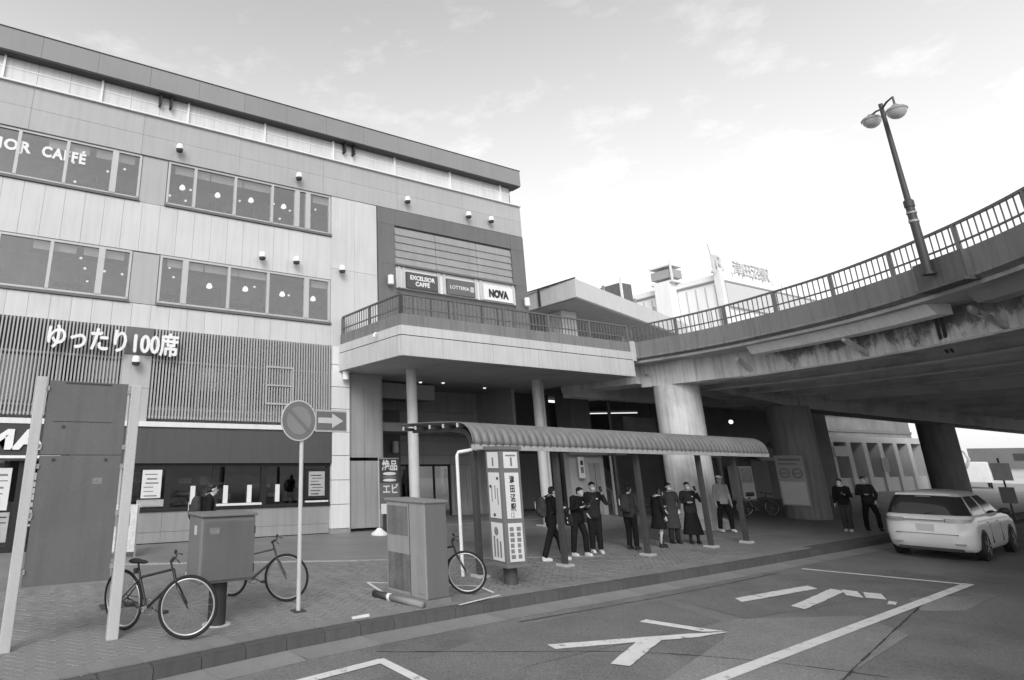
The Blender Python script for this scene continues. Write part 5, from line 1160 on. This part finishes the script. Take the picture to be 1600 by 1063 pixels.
def fuse(name, mb, m, parent, vox=.012, it=4):
    """overlapping pieces become one continuous skin"""
    o = meshobj('tmp', mb.v, mb.f, None); bm = bmesh.new(); bm.from_mesh(o.data); bmesh.ops.recalc_face_normals(bm, faces=bm.faces[:]); bm.to_mesh(o.data); bm.free()
    r = o.modifiers.new('r', 'REMESH'); r.mode = 'VOXEL'; r.voxel_size = vox
    s = o.modifiers.new('s', 'SMOOTH'); s.iterations = it; s.factor = .5
    bpy.context.view_layer.update(); me = bpy.data.meshes.new_from_object(o.evaluated_get(bpy.context.evaluated_depsgraph_get())); bpy.data.objects.remove(o)
    me.name = name; me.materials.clear(); me.materials.append(m); me.polygons.foreach_set('use_smooth', [True] * len(me.polygons))
    ob = bpy.data.objects.new(name, me); return link(ob, parent)
def shoulder_bag(t, side, m):
    mb = MB(); stack(mb, [(side * .22, .06, .72, .05, .13), (side * .23, .06, .86, .07, .15), (side * .22, .06, 1.0, .05, .13)]); b = fuse('shoulder_bag', mb, m, t, .016, 2)
    mb = MB(); mb.ring([(side * .22, -.05, .98), (side * .10, -.15, 1.2), (-side * .10, -.10, 1.43), (-side * .12, .04, 1.44), (side * .05, .14, 1.2), (side * .22, .14, .98)], .014, 6); mb.build('strap', m, b, True)
    mb = MB(); mb.box(side * .285 - .008, side * .285 + .008, .03, .06, .78, .92); mb.build('tag', PAPER, b)
def person(label, loc, face, h=1.62, top=CL_B, bottom=CL_D, shoes=SHOE_W, arms=('down', 'down'), legs='stand', skirt=0, coat=0, hair='short', cap=False, mask=True, pack=False, bow=0.0, lean=0.0, collar=False, emblem=False, grp='people waiting at the bus shelter'):
    s = h / 1.70
    t = thing('person', label, 'person', (loc[0], loc[1], .013), R(face + 90), grp); t.scale = (s,) * 3
    st = {'stand': (.10, .10, 0, 0), 'apart': (.17, .17, .05, -.05), 'walk': (.08, .08, .28, -.25), 'cross': (.07, .10, .08, -.02)}[legs]
    LX = lean
    hip = Vector((0, 0, .92)); chest = Vector((LX * .6, bow * -.05, 1.27)); neck = Vector((LX, bow * -.12, 1.46)); head = Vector((LX, -.02 - bow * .20, 1.585 - bow * .05))
    sh = {1: Vector((LX + .175, bow * -.07, 1.405)), -1: Vector((LX - .175, bow * -.07, 1.405))}
    foot = {1: Vector((st[0], -st[2], .08)), -1: Vector((-st[1], -st[3], .08))}
    knee = {k: Vector((foot[k].x * .95, foot[k].y * .55 - .03, .50)) for k in (1, -1)}
    hp = {k: Vector((k * .09, 0, .90)) for k in (1, -1)}
    el, wr = {}, {}
    for k, a in ((1, arms[0]), (-1, arms[1])):
        S = sh[k]
        if a == 'down': el[k] = S + Vector((k * .07, .02, -.29)); wr[k] = S + Vector((k * .08, -.04, -.54))
        elif a == 'phone': el[k] = S + Vector((k * .06, -.02, -.28)); wr[k] = S + Vector((-k * .06, -.24, -.22))
        elif a == 'bent': el[k] = S + Vector((k * .08, .03, -.28)); wr[k] = S + Vector((-k * .10, -.20, -.27))
        elif a == 'up': el[k] = S + Vector((k * .10, -.14, -.22)); wr[k] = S + Vector((-k * .02, -.24, .03))
        elif a == 'pocket': el[k] = S + Vector((k * .12, .05, -.27)); wr[k] = S + Vector((k * .03, -.05, -.48))
        elif a == 'fold': el[k] = S + Vector((k * .07, -.04, -.28)); wr[k] = S + Vector((-k * .20, -.20, -.22))
    # body: legs, trunk, neck, head, arms and hands in one skin
    mb = MB()
    stack(mb, [(0, 0, .80, .13, .09), (0, 0, .92, .155, .11), (LX * .3, -.0, 1.08, .13, .095), (chest.x, chest.y, 1.27, .155, .11), (neck.x, neck.y, 1.40, .13, .085), (neck.x, neck.y, 1.44, .06, .055)])
    mb.ring([chest + Vector((0, 0, .12)), neck, head + Vector((0, .02, -.06))], [.06, .052, .05], 12)
    mb.ell(head + Vector((0, .012, .025)), (.073, .092, .092)); mb.ell(head + Vector((0, -.022, -.045)), (.052, .066, .066)); mb.ell(head + Vector((0, -.10, -.012)), (.011, .016, .020))
    for k in (1, -1):
        mb.ell(head + Vector((k * .075, .01, -.005)), (.010, .020, .030)); mb.ring([sh[k] - Vector((k * .09, 0, -.01)), sh[k], el[k], wr[k]], [.055, .050, .038, .026], 10)
        mb.ring([hp[k], knee[k], foot[k] + Vector((0, .01, .0))], [.078, .054, .036], 12); mb.ell(foot[k] + Vector((0, -.06, -.045)), (.038, .11, .032))
        d = (wr[k] - el[k]).normalized(); sd1 = d.cross(Vector((0, 0, 1))); sd1 = sd1.normalized() if sd1.length > .2 else Vector((1, 0, 0)) ; up = sd1.cross(d)
        if arms[0 if k == 1 else 1] == 'down': sd1 = Vector((0, -1, 0)); up = Vector((-k, 0, 0))
        palm = wr[k] + d * .045; mb.ell(palm, (.026, .026, .026)); mb.ring([wr[k], palm + d * .03], [.022, .030], 8)
        for fi, (o_, l_) in enumerate(((-.030, .055), (-.010, .066), (.010, .062), (.030, .048))):
            b0 = palm + d * .03 + sd1 * o_; b1 = b0 + d * l_ * .55 + up * .004; b2 = b1 + d * l_ * .35 + up * .022; mb.ring([b0 - d * .02, b0, b1, b2], [.010, .010, .009, .008], 6)
        b0 = palm - d * .005 + sd1 * -.028; mb.ring([b0, b0 + sd1 * -.022 + d * .02, b0 + sd1 * -.028 + d * .045 + up * .012], [.012, .011, .009], 6)
    fuse('body', mb, SKIN, t, .0095, 3)
    # clothes
    mb = MB()
    lowz = .84 if not coat else (.42 if coat == 2 else .62)
    secs = [(0, 0, lowz, .18 + (.05 if coat else 0), .135 + (.04 if coat else 0)), (0, 0, .95, .182, .135), (LX * .3, 0, 1.10, .168, .128), (chest.x, chest.y, 1.28, .19, .138), (neck.x, neck.y, 1.40, .165, .105), (neck.x, neck.y, 1.455, .078, .074)]
    stack(mb, secs)
    for k in (1, -1): mb.ring([sh[k] - Vector((k * .08, 0, .0)), sh[k] + Vector((0, 0, -.005)), el[k], wr[k] - (wr[k] - el[k]) * .06], [.074, .068, .056, .044], 12)
    fuse('jacket', mb, top, t, .016, 4)
    if skirt or coat == 2:
        zb = {0: .5, 1: .52, 2: .24}[skirt]
        if skirt: mb = MB(); stack(mb, [(0, 0, zb, .23 + .03 * skirt, .20), (0, 0, zb + .03, .22 + .03 * skirt, .19), (0, 0, .80, .18, .135), (0, 0, 1.0, .15, .115)], 28); fuse('skirt', mb, bottom, t, .014, 3)
        mb = MB()
        for k in (1, -1): mb.ring([knee[k] + Vector((0, 0, -.12)), foot[k]], [.052, .044], 10)
        fuse('socks', mb, SHOE_B, t, .014, 2)
    if not skirt:
        mb = MB(); stack(mb, [(0, 0, .80, .165, .12), (0, 0, .93, .17, .125), (0, 0, 1.02, .15, .115)])
        for k in (1, -1): mb.ring([hp[k] + Vector((0, 0, .03)), hp[k] - Vector((0, 0, .1)), knee[k], foot[k] + Vector((0, .01, .01))], [.10, .098, .078, .066], 14)
        fuse('trousers', mb, bottom, t, .015, 3)
    for k in (1, -1):
        mb = MB(); f0 = foot[k]; mb.ell(f0 + Vector((0, -.055, -.035)), (.047, .135, .042)); mb.ell(f0 + Vector((0, .02, -.005)), (.045, .055, .055)); mb.box(f0.x - .044, f0.x + .044, f0.y - .17, f0.y + .065, 0.002, .028); fuse('shoe', mb, shoes, t, .012, 2)
    mb = MB(); hc = head + Vector((0, .022, .045))
    if hair == 'short':
        mb.ell(hc + Vector((0, .004, .008)), (.084, .096, .078)); mb.ell(hc + Vector((0, .035, -.05)), (.074, .07, .06)); mb.ell(hc + Vector((0, -.055, .035)), (.066, .042, .034))
    else:
        mb.ell(hc + Vector((0, .004, .008)), (.088, .10, .082)); mb.ell(hc + Vector((0, .045, -.09)), (.084, .066, .12)); mb.ell(hc + Vector((0, -.06, .03)), (.07, .04, .032))
        for k in (1, -1): mb.ell(hc + Vector((k * .07, .0, -.07)), (.022, .05, .10))
    fuse('hair', mb, HAIR, t, .011, 2)
    for k in (1, -1): mb = MB(); mb.ell(head + Vector((k * .030, -.083, .012)), (.011, .006, .006), 8, 6); mb.build('eye', INK, t, True)
    if mask: mb = MB(); mb.ell(head + Vector((0, -.050, -.045)), (.060, .062, .052)); fuse('face_mask', mb, MASK, t, .010, 2)
    else: mb = MB(); mb.ell(head + Vector((0, -.084, -.062)), (.022, .006, .006), 8, 6); mb.build('mouth', mat('lips', .16, .6, .1), t, True)
    if cap: mb = MB(); mb.ell(head + Vector((0, .01, .085)), (.09, .105, .055)); mb.ell(head + Vector((0, -.10, .062)), (.068, .075, .010)); fuse('cap', mb, MASK, t, .011, 2)
    if pack:
        mb = MB(); c = chest + Vector((0, .22, -.06)); mb.ell(c, (.165, .115, .25)); mb.ell(c + Vector((0, .07, -.08)), (.12, .08, .13)); stack(mb, [(c.x, c.y, c.z - .22, .15, .09), (c.x, c.y, c.z + .16, .14, .09)]); bp_ = fuse('backpack', mb, CL_G, t, .016, 3)
        for k in (1, -1):
            mb = MB(); mb.ring([sh[k] + Vector((-k * .07, .12, .03)), sh[k] + Vector((-k * .07, .0, .085)), sh[k] + Vector((-k * .07, -.115, -.03)), sh[k] + Vector((-k * .04, -.10, -.22)), sh[k] + Vector((-k * .0, .08, -.33))], .018, 6); mb.build('strap', CL_G, bp_, True)
        mb = MB(); mb.box(c.x + .08, c.x + .10, c.y + .125, c.y + .135, c.z - .05, c.z + .12); mb.build('reflector', PAPER, bp_)
    if collar: mb = MB(); mb.torus((neck.x, neck.y - .005, 1.455), .070, .022, 'z', 24, 8, 1.2); mb.build('collar', SHOE_W, t, True)
    if emblem: mb = MB(); mb.ell((chest.x + .07, chest.y - .125, 1.30), (.028, .012, .018)); mb.build('emblem', PAPER, t, True)
    for k, a in ((1, arms[0]), (-1, arms[1])):
        if a in ('phone', 'up'):
            d = (wr[k] - el[k]).normalized(); c = wr[k] + d * .09; mb = MB(); mb.box(-.036, .036, -.005, .005, -.07, .07); ph = mb.build('phone', BLACK, t); ph.location = c + Vector((0, -.02, .03)); ph.rotation_euler = (R(-35), 0, 0)
    return t
person('student with a bulging backpack and white shirt front beside the first shelter post', (11.52, 11.30), -25, 1.62, CL_B, CL_B, SHOE_W, ('bent', 'phone'), 'walk', pack=True, collar=True, bow=.5, mask=False)
pb = person('person in black tracksuit looking down at a phone, legs apart, second from the left', (12.66, 11.55), -95, 1.60, CL_B, CL_B, SHOE_W, ('phone', 'phone'), 'apart', bow=.9, emblem=True, mask=False)
shoulder_bag(pb, -1, CL_D)
pb = person('person in black tracksuit with white shoes and a face mask, third from the left', (13.46, 11.74), -122, 1.66, CL_D, CL_B, SHOE_W, ('up', 'pocket'), 'cross', emblem=True, lean=.03)
shoulder_bag(pb, -1, CL_G)
person('person in a dark suit with a backpack turned sideways by the middle shelter post', (14.78, 11.72), 12, 1.58, CL_G, CL_B, SHOE_B, ('bent', 'bent'), 'stand', pack=True, mask=False, bow=.4)
person('student in a knee-length dark skirt and white collar leaning forward by the pale pier', (15.78, 11.66), -20, 1.50, CL_B, CL_B, SHOE_B, ('bent', 'down'), 'cross', skirt=1, hair='bob', collar=True, bow=.9, mask=False)
person('stout person in a long charcoal coat with a white mask before the pale pier', (16.85, 11.98), -118, 1.58, CL_G, CL_D, SHOE_B, ('pocket', 'pocket'), 'stand', coat=2)
person('person in a long black skirt raising a phone beside the third shelter post', (17.36, 11.75), -130, 1.60, CL_D, CL_B, SHOE_B, ('up', 'bent'), 'stand', skirt=2, emblem=True)
person('person in a pale jacket and pale cap standing back from the shelter', (21.0, 13.05), -115, 1.70, CL_L, CL_B, SHOE_W, ('down', 'down'), 'apart', cap=True, mask=False)
person('person in black standing left of the pair near the white car', (24.55, 11.2), -168, 1.63, CL_B, CL_G, SHOE_W, ('phone', 'down'), 'cross', collar=True, bow=.4, grp='pair of people near the white car')
person('person in black standing right of the pair next to the white car', (25.55, 10.95), -140, 1.68, CL_D, CL_B, SHOE_B, ('pocket', 'bent'), 'apart', lean=-.02, grp='pair of people near the white car')
person('student in black with a pale collar walking past the shop behind the relay box', (3.92, 13.25), -5, 1.76, CL_B, CL_D, SHOE_W, ('bent', 'bent'), 'walk', pack=True, collar=True, mask=False, bow=.5, grp=None)
